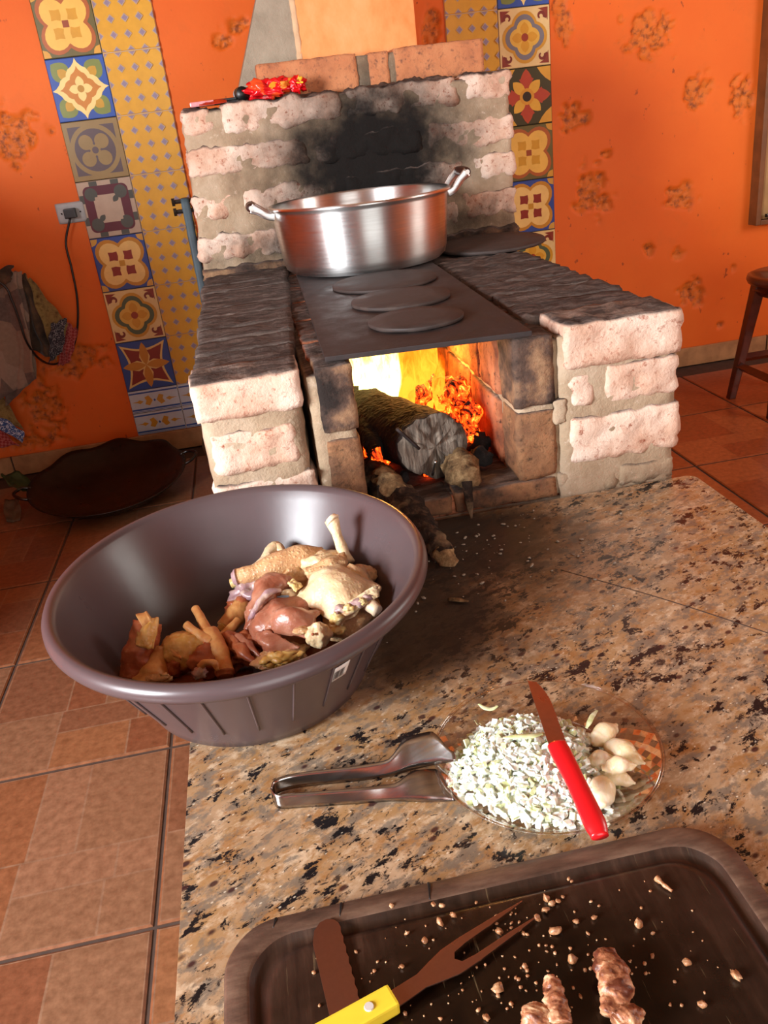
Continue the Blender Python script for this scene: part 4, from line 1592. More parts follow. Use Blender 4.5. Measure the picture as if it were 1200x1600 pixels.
# ash and splinters scattered before the fire mouth
ra = random.Random(8)
bm = bmesh.new()
for i in range(130):
    x, yv = ra.gauss(0.28, 0.11), ra.gauss(1.19, 0.085)
    if not (-0.1 < x < 0.6 and 0.9 < yv < 1.325):
        continue
    r = ra.choice([0.0008, 0.001, 0.0014, 0.002, 0.003])
    add_blob(bm, (x, yv, 0.5 + r * 0.45), (r * ra.uniform(0.8, 2.2), r, r * 0.55), (0, 0, ra.uniform(0, 3)), 1, 0.4, 1.6, i)
tag(finish('ash_scatter', bm, simple('ash', '#a39888', 0.95, var=0.4, scale=200)), 'pale ash flakes and splinters scattered on the sooty granite', 'ash', kind='stuff')
wood_chip = tube('wood_chip', [(0.2085, 1.062, 0.503), (0.222, 1.055, 0.5035), (0.236, 1.046, 0.503)], [0.003, 0.005, 0.002], M('pale_wood'), None, seg=8, n=10, amp=0.002, freq=90, flat=0.5)
tag(wood_chip, 'curled pale wood shaving on the sooty granite right of the tub', 'wood chip')

# ------------------------------------------------------------------ the plastic tub
TX, TY, TS = -0.0783, 0.980, 1.083
tub = thing('plastic_tub', 'large grey-brown plastic tub with a rolled rim holding the chicken', 'tub', (TX, TY, 0.5005))
tp = [(0.0, 0.0), (0.143, 0.0), (0.150, 0.004), (0.156, 0.018), (0.2185, 0.139), (0.2205, 0.1415), (0.2355, 0.1425), (0.2410, 0.1450), (0.2440, 0.1505), (0.2437, 0.1565), (0.2405, 0.1625), (0.2350, 0.1650), (0.2295, 0.1630), (0.2255, 0.1575),
      (0.2205, 0.1450), (0.1545, 0.022), (0.147, 0.008), (0.141, 0.0045), (0.0, 0.004)]


def tub_r(z):
    return 0.156 + 0.5165 * (z - 0.018)


lathe('tub_body', tp, M('tub_plastic'), tub, 120, sy=TS)
rib = None
for i in range(28):
    a = 2 * PI * i / 28
    if rib is None:
        bm = bmesh.new()
        add_tube(bm, [(tub_r(0.040) + 0.0003, 0, 0.040), (tub_r(0.09) + 0.0004, 0, 0.090), (tub_r(0.136) + 0.0003, 0, 0.136)], 0.0014, seg=6, n=8)
        o = finish('rib', bm, M('tub_plastic'), tub)
        rib = o.data
    else:
        o = bpy.data.objects.new('rib', rib)
        C.objects.link(o)
        o.parent = tub
    o.matrix_local = Matrix.Diagonal((1, TS, 1, 1)) @ Matrix.Rotation(a, 4, 'Z')
# price sticker on the tub, just under the rim
la = math.radians(-59)
lm = Matrix.Translation((TX, TY, 0.5005)) @ Matrix.Diagonal((1, TS, 1, 1)) @ Matrix.Rotation(la, 4, 'Z')
grid = []
for i in range(5):
    z = 0.088 + 0.026 * i / 4
    r = tub_r(z) + 0.0012
    grid.append([lm @ Vector((r * math.cos(t), r * math.sin(t), z)) for t in [(-0.055 + 0.11 * j / 6) for j in range(7)]])
st = child(sheet('price_sticker', grid, M('white_paper'), None, 0.0004), tub)
st['label'] = 'small white barcode sticker'
bm = bmesh.new()
rb = random.Random(5)
t0 = -0.048
while t0 < 0.030:
    wd = rb.choice([0.0022, 0.004, 0.003])
    vs = []
    for z, t in ((0.0915, t0), (0.0915, t0 + wd), (0.1060, t0 + wd), (0.1060, t0)):
        r = tub_r(z) + 0.0018
        vs.append(bm.verts.new(lm @ Vector((r * math.cos(t), r * math.sin(t), z))))
    bm.faces.new(vs)
    t0 += wd + rb.choice([0.002, 0.0035])
bc = child(finish('barcode', bm, M('ink'), None, False), tub)


# ------------------------------------------------------------------ chicken pieces heaped in the tub
CG = 'raw chicken pieces in the plastic tub'


def piece(name, label, loc):
    return thing(name, label, 'chicken', loc, CG)


def limb(part, pts, rad, mat, parent, **kw):
    kw.setdefault('seg', 20)
    kw.setdefault('n', 34)
    kw.setdefault('amp', 0.0025)
    kw.setdefault('freq', 45)
    return child(tube(part, pts, rad, M(mat), None, **kw), parent)


def lump(part, cen, rad, mat, parent, **kw):
    kw.setdefault('sub', 4)
    kw.setdefault('amp', 0.25)
    return child(blob(part, cen, rad, M(mat), None, **kw), parent)


def flap(part, P00, P10, P11, P01, mat, parent, bulge=0.012, wav=0.005, thick=0.0028, seed=0, n=16):
    """loose sheet of skin between four corners, bulged and rumpled, with a ragged edge"""
    P00, P10, P11, P01 = [Vector(p) for p in (P00, P10, P11, P01)]
    nrm = (P10 - P00).cross(P01 - P00).normalized()
    if nrm.z < 0:
        nrm = -nrm
    g = []
    for i in range(n):
        v = i / (n - 1)
        row = []
        for j in range(n):
            u = j / (n - 1)
            p = P00 * (1 - u) * (1 - v) + P10 * u * (1 - v) + P11 * u * v + P01 * (1 - u) * v
            c = (P00 + P10 + P11 + P01) / 4
            e = max(abs(u - .5), abs(v - .5)) * 2
            p = c + (p - c) * (1 + 0.16 * e * noise.noise(Vector((u * 5, v * 5, seed))))
            rr = math.hypot(u - .5, v - .5)
            p = c + (p - c) * (1 - 0.18 * max(0, rr - 0.42))
            p = p + nrm * (bulge * math.sin(PI * u) * math.sin(PI * v) + wav * noise.fractal(Vector((u * 3, v * 3, seed * 3.1)), 0.8, 2, 3))
            row.append(p)
        g.append(row)
    return child(sheet(part, g, M(mat), None, thick), parent)


# leg whose shank bone stands up against the back of the tub
q = piece('chicken_haunch', 'chicken leg with its pale shank standing up against the tub wall', (0.0572, 1.0828, 0.5850))
limb('shank', [(0.0562, 1.0913, 0.6520), (0.0598, 1.0820, 0.6320), (0.0649, 1.0778, 0.6050), (0.0671, 1.0654, 0.5920)], [0.0105, 0.0075, 0.0085, 0.012], 'pale_skin', q, amp=0.001)
limb('shank_knob', [(0.0549, 1.0920, 0.6550), (0.0585, 1.0880, 0.6510)], [0.009, 0.0115], 'bone', q, n=8, amp=0.001)
lump('thigh', (0.0360, 1.0696, 0.5920), (0.036, 0.026, 0.020), 'pale_skin', q, rot=(0, 0.25, 0.5), amp=0.3, seed=3)
flap('skin_flap', (0.0026, 1.0443, 0.6060), (0.0676, 1.0628, 0.6120), (0.0671, 1.0326, 0.6040), (0.0141, 1.0041, 0.6000), 'chicken_skin', q, 0.010, 0.004, seed=5)

# drumstick lying across the heap
q = piece('chicken_drumstick', 'goose-pimpled drumstick lying across the back of the heap', (-0.0354, 1.0894, 0.5900))
limb('drumstick_meat', [(-0.0905, 1.0666, 0.6000), (-0.0666, 1.0652, 0.6020), (-0.0339, 1.0742, 0.6040), (0.0034, 1.0874, 0.6000), (0.0340, 1.0949, 0.5920)], [0.0125, 0.0125, 0.0185, 0.0225, 0.016], 'chicken_skin', q, amp=0.0015)
limb('cut_end', [(-0.0950, 1.0645, 0.6000), (-0.0885, 1.0640, 0.6010)], [0.009, 0.0128], 'joint_flesh', q, n=8, amp=0.002)

# wing tip behind it
q = piece('chicken_wing', 'wing tip poking up behind the drumstick', (-0.0432, 1.1393, 0.5850))
limb('wing_bone', [(-0.0674, 1.1052, 0.5850), (-0.0481, 1.1189, 0.5900), (-0.0313, 1.1453, 0.5960), (-0.0198, 1.1288, 0.5900)], [0.009, 0.011, 0.011, 0.008], 'pale_skin', q, amp=0.002)
limb('red_end', [(-0.0302, 1.1419, 0.5920), (-0.0186, 1.1276, 0.5860)], [0.008, 0.010], 'shaded_dark_meat', q, n=10, amp=0.003)

# big pale thigh with the sun-lit skin
q = piece('chicken_thigh', 'large pale thigh with cream skin and a purple joint on the right of the heap', (0.0416, 0.9934, 0.5850))
flap('thigh_skin', (-0.0159, 0.9870, 0.5960), (0.0398, 1.0456, 0.6120), (0.1040, 0.9573, 0.6040), (0.0396, 0.9063, 0.5880), 'pale_skin', q, 0.030, 0.004, 0.004, seed=8, n=30)
lump('thigh_meat', (0.0490, 0.9907, 0.5900), (0.044, 0.036, 0.024), 'pale_skin', q, rot=(0.1, 0.1, 0.3), amp=0.18, seed=6)
lump('joint', (0.0422, 0.9250, 0.6020), (0.010, 0.007, 0.007), 'joint_flesh', q, sub=3, seed=7)
lump('joint', (0.0637, 0.9265, 0.6060), (0.011, 0.008, 0.007), 'joint_flesh', q, sub=3, seed=9)
lump('joint', (0.0773, 0.9331, 0.6060), (0.009, 0.007, 0.007), 'joint_flesh', q, sub=3, seed=29)
lump('fat_lump', (0.0344, 0.9138, 0.5970), (0.008, 0.007, 0.008), 'fat', q, sub=3, amp=0.5, seed=10)
lump('fat_lump', (0.0520, 0.9195, 0.6060), (0.007, 0.005, 0.005), 'fat', q, sub=3, amp=0.5, seed=11)
lump('fat_lump', (0.0704, 0.9238, 0.6090), (0.006, 0.005, 0.004), 'fat', q, sub=3, amp=0.5, seed=13)
flap('torn_edge', (0.0387, 0.9278, 0.6040), (0.0950, 0.9480, 0.6140), (0.0949, 0.9332, 0.6060), (0.0423, 0.9109, 0.5980), 'pale_skin', q, 0.004, 0.005, 0.003, seed=31)
limb('bone_end', [(0.0763, 0.9371, 0.6000), (0.0877, 0.9185, 0.5940)], [0.009, 0.0085], 'bone', q, n=10, amp=0.002)

q = piece('chicken_skin_fold', 'folded skin piece at the right wall of the tub behind the pale thigh', (0.0930, 1.0237, 0.5900))
flap('skin', (0.0581, 1.0415, 0.5960), (0.0871, 1.0267, 0.6040), (0.0918, 0.9799, 0.5940), (0.0668, 0.9948, 0.5940), 'chicken_skin', q, 0.018, 0.005, 0.004, seed=12)
lump('meat', (0.0803, 1.0341, 0.5850), (0.024, 0.020, 0.014), 'chicken_skin', q, seed=14)

# red breast meat in the middle
q = piece('chicken_breast', 'glossy red breast lump in the middle of the heap', (-0.0347, 0.9859, 0.5500))
lump('breast_meat', (-0.0311, 0.9607, 0.5720), (0.047, 0.040, 0.036), 'raw_meat', q, rot=(0.1, 0.2, 0.4), amp=0.16, seed=16)
flap('membrane', (-0.0590, 0.9307, 0.5900), (-0.0446, 0.9619, 0.6020), (0.0157, 0.9382, 0.5980), (-0.0027, 0.8974, 0.5840), 'raw_meat', q, 0.022, 0.003, 0.003, seed=15)
lump('fat_lump', (-0.0124, 0.9045, 0.5960), (0.010, 0.008, 0.004), 'chicken_skin', q, sub=3, amp=0.4, seed=17)
flap('lower_fold', (-0.0718, 0.9434, 0.5800), (-0.0523, 0.9251, 0.5920), (-0.0162, 0.8998, 0.5740), (-0.0540, 0.9119, 0.5620), 'raw_meat', q, 0.016, 0.004, 0.006, seed=18)

q = piece('chicken_strip', 'pinkish red strip of meat between drumstick and breast lump', (-0.0481, 1.0544, 0.5800))
limb('meat_strip', [(-0.0193, 1.0334, 0.5980), (-0.0365, 1.0235, 0.6050), (-0.0540, 0.9943, 0.6030), (-0.0700, 0.9814, 0.5880), (-0.0829, 0.9712, 0.5700)], [0.016, 0.020, 0.017, 0.014, 0.006], 'raw_meat', q, amp=0.005, flat=0.7)
limb('sinew', [(-0.0305, 0.9870, 0.6120), (-0.0503, 0.9771, 0.6140), (-0.0675, 0.9654, 0.6000), (-0.0804, 0.9687, 0.5840)], [0.004, 0.006, 0.005, 0.002], 'joint_flesh', q, amp=0.003, seg=10)
flap('skin_scrap', (-0.0202, 1.0009, 0.6120), (-0.0117, 1.0141, 0.6100), (0.0004, 0.9985, 0.6060), (-0.0110, 0.9851, 0.6060), 'fat', q, 0.003, 0.003, 0.0025, seed=19)

q = piece('chicken_saddle', 'pale knobbly back piece under the drumstick', (-0.0782, 1.0823, 0.5600))
lump('meat', (-0.0690, 1.0562, 0.5750), (0.030, 0.024, 0.022), 'joint_flesh', q, amp=0.45, seed=20)
lump('skin_side', (-0.0134, 1.0678, 0.5800), (0.030, 0.024, 0.022), 'chicken_skin', q, amp=0.3, seed=44)
lump('red_meat', (-0.0890, 1.0428, 0.5660), (0.020, 0.018, 0.016), 'shaded_dark_meat', q, amp=0.45, seed=21)
limb('bone_end', [(-0.0903, 1.0844, 0.5850), (-0.1001, 1.0858, 0.5820)], [0.008, 0.007], 'fat', q, n=8, amp=0.001)

q = piece('chicken_neck', 'orange skinned neck stub left of the red meat', (-0.1100, 1.0471, 0.5500))
limb('neck', [(-0.0779, 1.0532, 0.5660), (-0.0947, 1.0272, 0.5660), (-0.1144, 1.0097, 0.5560)], [0.014, 0.015, 0.013], 'shank_skin', q, amp=0.003)
limb('cut_end', [(-0.1124, 1.0108, 0.5570), (-0.1193, 1.0080, 0.5530)], [0.0125, 0.009], 'yellow_skin', q, n=8, amp=0.002)

q = piece('chicken_knuckle', 'small round knuckle end below the breast lump', (0.0078, 0.9183, 0.5750))
lump('knuckle', (0.0076, 0.8979, 0.5880), (0.016, 0.015, 0.017), 'pale_skin', q, amp=0.22, seed=22)
lump('marrow_spot', (0.0016, 0.8841, 0.6000), (0.0022, 0.0022, 0.0018), 'shaded_dark_meat', q, sub=2)

q = piece('chicken_fillet', 'pale wet piece under the big thigh at the right rim', (0.0504, 0.9475, 0.5650))
lump('meat', (0.0489, 0.9448, 0.5700), (0.036, 0.026, 0.022), 'chicken_skin', q, rot=(0, 0, 0.5), amp=0.2, seed=23)
lump('yellow_fat', (0.0335, 0.9104, 0.5820), (0.010, 0.008, 0.006), 'fat', q, sub=3, amp=0.4, seed=24)

q = piece('chicken_scrap', 'yellow skin scraps peeping over the rim below the breast lump', (-0.0433, 0.9187, 0.5500))
flap('skin', (-0.0713, 0.8828, 0.5760), (-0.0476, 0.8868, 0.5840), (-0.0106, 0.8860, 0.5760), (-0.0439, 0.8828, 0.5600), 'yellow_skin', q, 0.008, 0.006, 0.005, seed=25)
lump('meat', (-0.0426, 0.9037, 0.5600), (0.034, 0.020, 0.014), 'chicken_skin', q, rot=(0, 0, 0.3), amp=0.4, seed=26)

# foot with two spread toes
q = piece('chicken_claw', 'chicken foot with two toes raised in the middle of the tub', (-0.1254, 0.9614, 0.5300))
limb('shank', [(-0.1318, 0.9695, 0.5750), (-0.1213, 0.9426, 0.5720), (-0.1146, 0.9153, 0.5640), (-0.1145, 0.9027, 0.5560)], [0.013, 0.012, 0.0095, 0.0125], 'shank_skin', q, amp=0.002)
limb('toe', [(-0.1293, 0.9576, 0.5740), (-0.1379, 0.9846, 0.5840), (-0.1482, 1.0153, 0.5920)], [0.0085, 0.007, 0.0055], 'shank_skin', q, amp=0.0012, n=20, seg=14)
limb('toe', [(-0.1271, 0.9461, 0.5760), (-0.1427, 0.9608, 0.5820), (-0.1593, 0.9809, 0.5900)], [0.0085, 0.0065, 0.0055], 'shank_skin', q, amp=0.0012, n=20, seg=14)
limb('toe', [(-0.1184, 0.9662, 0.5660), (-0.1066, 0.9796, 0.5700), (-0.0936, 0.9965, 0.5740)], [0.0085, 0.0065, 0.005], 'shank_skin', q, amp=0.0012, n=20, seg=14)
limb('cut_end', [(-0.1143, 0.9040, 0.5570), (-0.1143, 0.8985, 0.5530)], [0.0128, 0.010], 'shaded_dark_meat', q, n=8, amp=0.002)

q = piece('chicken_skin_ball', 'rounded yellow skin piece left of the chicken foot', (-0.1741, 1.0020, 0.5400))
lump('skin', (-0.1659, 0.9597, 0.5660), (0.030, 0.026, 0.024), 'yellow_skin', q, amp=0.2, seed=27)
lump('red_meat', (-0.1795, 0.9552, 0.5520), (0.022, 0.020, 0.016), 'shaded_dark_meat', q, amp=0.4, seed=28)
flap('skin_edge', (-0.1904, 0.9745, 0.5720), (-0.1742, 0.9688, 0.5800), (-0.1677, 0.9260, 0.5740), (-0.1810, 0.9484, 0.5700), 'shank_skin', q, 0.006, 0.004, 0.004, seed=29)

q = piece('chicken_gizzard', 'reddish curled piece at the front rim between skin ball and foot', (-0.1402, 0.9519, 0.5400))
lump('meat', (-0.1355, 0.9386, 0.5580), (0.026, 0.024, 0.022), 'shaded_dark_meat', q, amp=0.3, seed=30)
limb('curl', [(-0.1433, 0.9034, 0.5720), (-0.1337, 0.8997, 0.5800), (-0.1241, 0.8936, 0.5800), (-0.1209, 0.8875, 0.5720)], [0.004, 0.005, 0.005, 0.003], 'shank_skin', q, n=16, seg=10)
lump('fat_lump', (-0.1444, 0.8985, 0.5660), (0.010, 0.008, 0.007), 'joint_flesh', q, sub=3, amp=0.5, seed=32)

q = piece('chicken_neck_upright', 'upright neck piece with a yellow side at the left of the tub', (-0.2307, 0.9822, 0.5300))
limb('neck_meat', [(-0.2312, 0.9422, 0.5480), (-0.2244, 0.9544, 0.5680), (-0.2143, 0.9658, 0.5880), (-0.2063, 0.9783, 0.6060)], [0.020, 0.021, 0.019, 0.016], 'shaded_dark_meat', q, amp=0.005)
flap('yellow_skin', (-0.2206, 0.9437, 0.5940), (-0.2133, 0.9678, 0.6140), (-0.1898, 0.9738, 0.6120), (-0.1997, 0.9411, 0.5860), 'yellow_skin', q, 0.008, 0.003, 0.004, seed=33)
limb('torn_end', [(-0.2119, 0.9723, 0.6080), (-0.1998, 0.9758, 0.6120)], [0.013, 0.010], 'shank_skin', q, n=12, amp=0.005)

q = piece('chicken_tail', 'cone-shaped orange piece leaning on the upright neck', (-0.2102, 0.9678, 0.5300))
limb('tail', [(-0.1947, 0.9591, 0.5780), (-0.1999, 0.9490, 0.5660), (-0.2070, 0.9354, 0.5520), (-0.2116, 0.9299, 0.5440)], [0.007, 0.012, 0.021, 0.026], 'shank_skin', q, amp=0.003)
flap('skin_fold', (-0.2187, 0.9238, 0.5600), (-0.1846, 0.9121, 0.5660), (-0.1787, 0.9104, 0.5560), (-0.2152, 0.9172, 0.5520), 'chicken_skin', q, 0.006, 0.003, 0.005, seed=34)

q = piece('chicken_liver', 'dark red shredded piece right of the chicken foot', (-0.0951, 0.9817, 0.5300))
lump('meat', (-0.0933, 0.9556, 0.5520), (0.034, 0.028, 0.020), 'shaded_dark_meat', q, amp=0.55, freq=2.4, seed=35)
limb('strand', [(-0.1054, 0.9585, 0.5680), (-0.0887, 0.9192, 0.5720), (-0.0733, 0.8969, 0.5620)], [0.006, 0.007, 0.004], 'shaded_dark_meat', q, n=18, amp=0.004, seg=10)
limb('strand', [(-0.0953, 0.9628, 0.5680), (-0.0787, 0.9247, 0.5720), (-0.0658, 0.9057, 0.5660)], [0.005, 0.006, 0.004], 'raw_meat', q, n=18, amp=0.004, seg=10)

q = piece('chicken_giblet', 'flat pinkish piece at the far left against the tub wall', (-0.2457, 0.9700, 0.5400))
lump('meat', (-0.2383, 0.9560, 0.5480), (0.020, 0.016, 0.012), 'raw_meat', q, amp=0.4, seed=37)

# pieces underneath that carry the heap
q = piece('chicken_carcass', 'shaded carcass half at the bottom of the heap', (0.0, 1.0, 0.506))
lump('carcass', (0.010, 1.010, 0.528), (0.070, 0.075, 0.022), 'shaded_dark_meat', q, amp=0.2, seed=38)
lump('carcass', (0.050, 1.020, 0.555), (0.060, 0.070, 0.030), 'chicken_skin', q, amp=0.2, seed=39)
q = piece('chicken_rib_half', 'shaded rib half under the left pieces on the tub floor', (-0.15, 0.95, 0.506))
lump('carcass', (-0.150, 0.935, 0.522), (0.060, 0.050, 0.016), 'shaded_dark_meat', q, amp=0.3, seed=40)


# ------------------------------------------------------------------ glass plate, onion, garlic, knife, tongs
PX, PY = 0.230, 0.695
gp = thing('glass_plate', 'clear pressed-glass plate with a faceted rim holding chopped onion', 'plate', (PX, PY, 0.5006))
bm = bmesh.new()
seg = 56
rows = [(0.070, 0.004), (0.080, 0.0055), (0.090, 0.009), (0.100, 0.0125), (0.110, 0.016), (0.1200, 0.0195)]
rp = random.Random(2)
R_ = [[bm.verts.new((r * math.cos(2 * PI * (i + 0.5 * (k % 2) * 0) / seg), r * math.sin(2 * PI * i / seg), z)) for i in range(seg)] for k, (r, z) in enumerate(rows)]
for k in range(len(rows) - 1):
    for i in range(seg):
        j = (i + 1) % seg
        a, b, c, d = R_[k][i], R_[k][j], R_[k + 1][j], R_[k + 1][i]
        m = bm.verts.new((a.co + b.co + c.co + d.co) / 4 + Vector((0, 0, -0.0007 if (i + k) % 2 else 0.0004)))
        for s, e in ((a, b), (b, c), (c, d), (d, a)):
            bm.faces.new((s, e, m))
finish('faceted_rim', bm, M('plate_glass'), gp, False)
lathe('plate_base', [(0.0, 0.0), (0.066, 0.0), (0.070, 0.001), (0.0705, 0.004), (0.066, 0.0035), (0.0, 0.0028)], M('plate_glass'), gp, 56)
bm = bmesh.new()
ring = [(0.1195, 0.0185), (0.1225, 0.0185), (0.1240, 0.0200), (0.1225, 0.0216), (0.1195, 0.0212)]
add_lathe(bm, ring, 112, closed=True)
for v in bm.verts:
    a = math.atan2(v.co.y, v.co.x)
    v.co.z += 0.0005 * math.sin(a * 56)
finish('plate_edge', bm, M('plate_glass'), gp)

# chopped onion: hundreds of small bent dice, one heap
ro = random.Random(31)
bm = bmesh.new()
OC = Vector((0.205, 0.668))


def heap(x, y):
    dx, dy = (x - OC.x) / 0.090, (y - OC.y) / 0.096
    d = dx * dx + dy * dy
    return 0.507 + 0.036 * max(0.0, 1 - d) ** 0.75


def in_garlic(x, y):
    return (x - 0.292) ** 2 / 0.034 ** 2 + (y - 0.640) ** 2 / 0.052 ** 2 < 1


cnt = 0
# body of the heap, closed under the loose dice
gv = {}
for i in range(41):
    for j in range(41):
        x, y = OC.x + 0.086 * (-1 + i / 20), OC.y + 0.090 * (-1 + j / 20)
        gv[i, j] = bm.verts.new((x, y, max(0.5062, heap(x, y) - 0.0045) - (0.006 if in_garlic(x, y) else 0) + 0.0018 * noise.noise(Vector((x * 160, y * 160, 0)))))
for i in range(40):
    for j in range(40):
        if ((i - 19.5) ** 2 + (j - 19.5) ** 2) < 16.6 ** 2:
            bm.faces.new((gv[i, j], gv[i + 1, j], gv[i + 1, j + 1], gv[i, j + 1]))
bmesh.ops.delete(bm, geom=[v for v in bm.verts if not v.link_faces], context='VERTS')
while cnt < 1050:
    a, r = ro.uniform(0, 2 * PI), math.sqrt(ro.random()) * 1.02
    x, y = OC.x + 0.092 * r * math.cos(a), OC.y + 0.097 * r * math.sin(a)
    x += 0.010 * noise.noise(Vector((a * 2, 0, 0)))
    if in_garlic(x, y) and ro.random() < 0.93:
        continue
    if (x - PX) ** 2 + (y - PY) ** 2 > 0.112 ** 2:
        continue
    cnt += 1
    L = ro.uniform(0.0055, 0.0125) * (1.6 if ro.random() < 0.06 else 1)
    w = ro.uniform(0.0045, 0.0080)
    h = ro.uniform(0.0016, 0.0034)
    z = heap(x, y) - ro.random() ** 2 * 0.005 + 0.0015
    z = max(z, 0.508)
    rot = Matrix.Rotation(ro.uniform(0, 2 * PI), 4, 'Z') @ Matrix.Rotation(ro.gauss(0, 0.55), 4, 'X') @ Matrix.Rotation(ro.gauss(0, 0.55), 4, 'Y')
    mt = Matrix.Translation((x, y, z)) @ rot
    top_, bot = [], []
    cur = ro.uniform(0.0, 0.22) * L
    for i in range(3):
        u = -1 + i
        s = 1 - 0.25 * abs(u) * ro.random()
        top_.append([bm.verts.new(mt @ Vector((u * L / 2, sgn * w / 2 * s, h / 2 - cur * u * u))) for sgn in (-1, 1)])
        bot.append([bm.verts.new(mt @ Vector((u * L / 2, sgn * w / 2 * s, -h / 2 - cur * u * u))) for sgn in (-1, 1)])
    mi = 1 if ro.random() < 0.16 else 0
    fs = []
    for i in range(2):
        fs.append((top_[i][0], top_[i + 1][0], top_[i + 1][1], top_[i][1]))
        fs.append((bot[i][0], bot[i][1], bot[i + 1][1], bot[i + 1][0]))
        fs.append((top_[i][0], bot[i][0], bot[i + 1][0], top_[i + 1][0]))
        fs.append((top_[i][1], top_[i + 1][1], bot[i + 1][1], bot[i][1]))
    fs.append((top_[0][0], top_[0][1], bot[0][1], bot[0][0]))
    fs.append((top_[2][0], bot[2][0], bot[2][1], top_[2][1]))
    for f in fs:
        bm.faces.new(f).material_index = mi
on = tag(finish('chopped_onion', bm, [M('onion'), M('onion_green')], None, False), 'heap of chopped white onion on the glass plate', 'onion', kind='stuff')


def onion_strip(pts, w, label):
    bm = bmesh.new()
    add_tube(bm, pts, [w * 0.5, w, w, w * 0.5], seg=10, n=20, flat=0.4)
    return tag(finish('onion_strip', bm, M('onion_green'), None), label, 'onion')


onion_strip([(0.1814, 0.6917, 0.5490), (0.1934, 0.6864, 0.5520), (0.2097, 0.6823, 0.5520), (0.2246, 0.6843, 0.5500)], 0.0035, 'long pale green onion strip on top of the heap left of the knife')
onion_strip([(0.1906, 0.6017, 0.5160), (0.2018, 0.5961, 0.5140), (0.2169, 0.5926, 0.5140), (0.2315, 0.5924, 0.5160)], 0.0035, 'curved onion strip at the front edge of the heap')
onion_strip([(0.1793, 0.7855, 0.5240), (0.1838, 0.7766, 0.5240), (0.1909, 0.7718, 0.5240), (0.1991, 0.7727, 0.5260)], 0.0030, 'translucent onion sliver lying apart at the far left of the plate')
onion_strip([(0.2758, 0.6942, 0.5360), (0.2813, 0.6985, 0.5400), (0.2887, 0.7075, 0.5400), (0.2977, 0.7165, 0.5380)], 0.0030, 'straight greenish onion strip right of the knife blade')

# garlic
GL = [((0.2953, 0.6881, 0.5280), 0.021, 0.55, 'plump garlic clove at the top of the cluster', 0.0125), ((0.3021, 0.6575, 0.5260), 0.026, -1.0, 'longest garlic clove on the right edge of the cluster', 0.0125),
      ((0.2750, 0.6526, 0.5260), 0.017, 0.2, 'small pinkish garlic clove on the left of the cluster beside the knife', 0.0105), ((0.2860, 0.6311, 0.5340), 0.018, -0.15, 'bright garlic clove lying on top of the others', 0.010),
      ((0.2830, 0.6304, 0.5200), 0.019, -0.7, 'garlic clove half hidden under the bright one', 0.011), ((0.2607, 0.6156, 0.5240), 0.022, 1.15, 'ridged garlic clove nearest the viewer', 0.0135)]
for i, (p, L, a, lb, w) in enumerate(GL):
    bm = bmesh.new()
    d = Vector((math.cos(a), math.sin(a), 0))
    c = Vector(p)
    add_tube(bm, [c - d * L, c - d * L * 0.5, c + Vector((0, 0, 0.003)), c + d * L * 0.55, c + d * L], [w * 0.28, w * 0.92, w, w * 0.62, w * 0.10], seg=18, n=22, flat=0.82, amp=0.0008, freq=60, seed=i)
    o = finish('garlic_clove', bm, M('garlic'))
    tag(o, lb, 'garlic', 'peeled garlic cloves on the glass plate')


def frame_from(A, B, up=(0, 0, 1)):
    A, B = Vector(A), Vector(B)
    x = (B - A).normalized()
    y = Vector(up).cross(x).normalized()
    z = x.cross(y)
    m = Matrix((x, y, z)).transposed().to_4x4()
    m.translation = A
    return m


# red-handled paring knife
kt, kh, ke = (0.2442, 0.7713, 0.5530), (0.2291, 0.6557, 0.5560), (0.2310, 0.5459, 0.5400)
kn = thing('paring_knife', 'small serrated knife with a red plastic handle lying across the onion', 'knife', kh)
m = frame_from(kh, kt)
L = (Vector(kt) - Vector(kh)).length
pts = [(-0.012, -0.0085)]
n = 46
for i in range(n + 1):                        # serrated edge
    u = i / n
    w = -0.0095 * (1 - max(0, (u - 0.55) / 0.45) ** 2.2) - (0.0008 if i % 2 else 0)
    pts.append((L * u * 0.985, w if u < 0.99 else 0.0055))
pts += [(L, 0.0078), (L * 0.8, 0.0085), (-0.012, 0.0085)]
child(prism('blade', pts, -0.0006, 0.0006, M('reflection_tint_steel'), None, 0, m), kn)
m2 = frame_from(kh, ke)
Lh = (Vector(ke) - Vector(kh)).length
bm = bmesh.new()
add_tube(bm, [(-0.002, 0, 0), (0.012, 0, 0), (Lh * 0.45, 0, 0.001), (Lh * 0.85, -0.001, 0.0), (Lh, -0.002, -0.001)], [0.0102, 0.0108, 0.0100, 0.0110, 0.0085], seg=20, n=24, flat=0.62)
bm.transform(m2)
child(finish('handle', bm, M('red_plastic')), kn)

# steel tongs lying on edge
tg = thing('steel_tongs', 'stainless steel serving tongs leaning on the glass plate', 'tongs', (0.0, 0.72, 0.5005))


def ribbon(part, pts, hts, mat, parent, n=40, lean=0.0, th=0.0011):
    """upright strip: centre line at the bottom edge, height hts, leaning sideways"""
    path = spline(pts, n)
    lo, hi = [], []
    for i, p in enumerate(path):
        t = i / (n - 1)
        h = interp(hts, t)
        le = interp(lean, t)
        row_lo, row_hi = p, p + Vector((0, le * h, h * math.sqrt(max(0.05, 1 - le * le))))
        lo.append(row_lo)
        hi.append(row_hi)
    g = [[lo[i].lerp(hi[i], k / 4) for i in range(n)] for k in range(5)]
    return child(sheet(part, g, M(mat), None, th), parent)


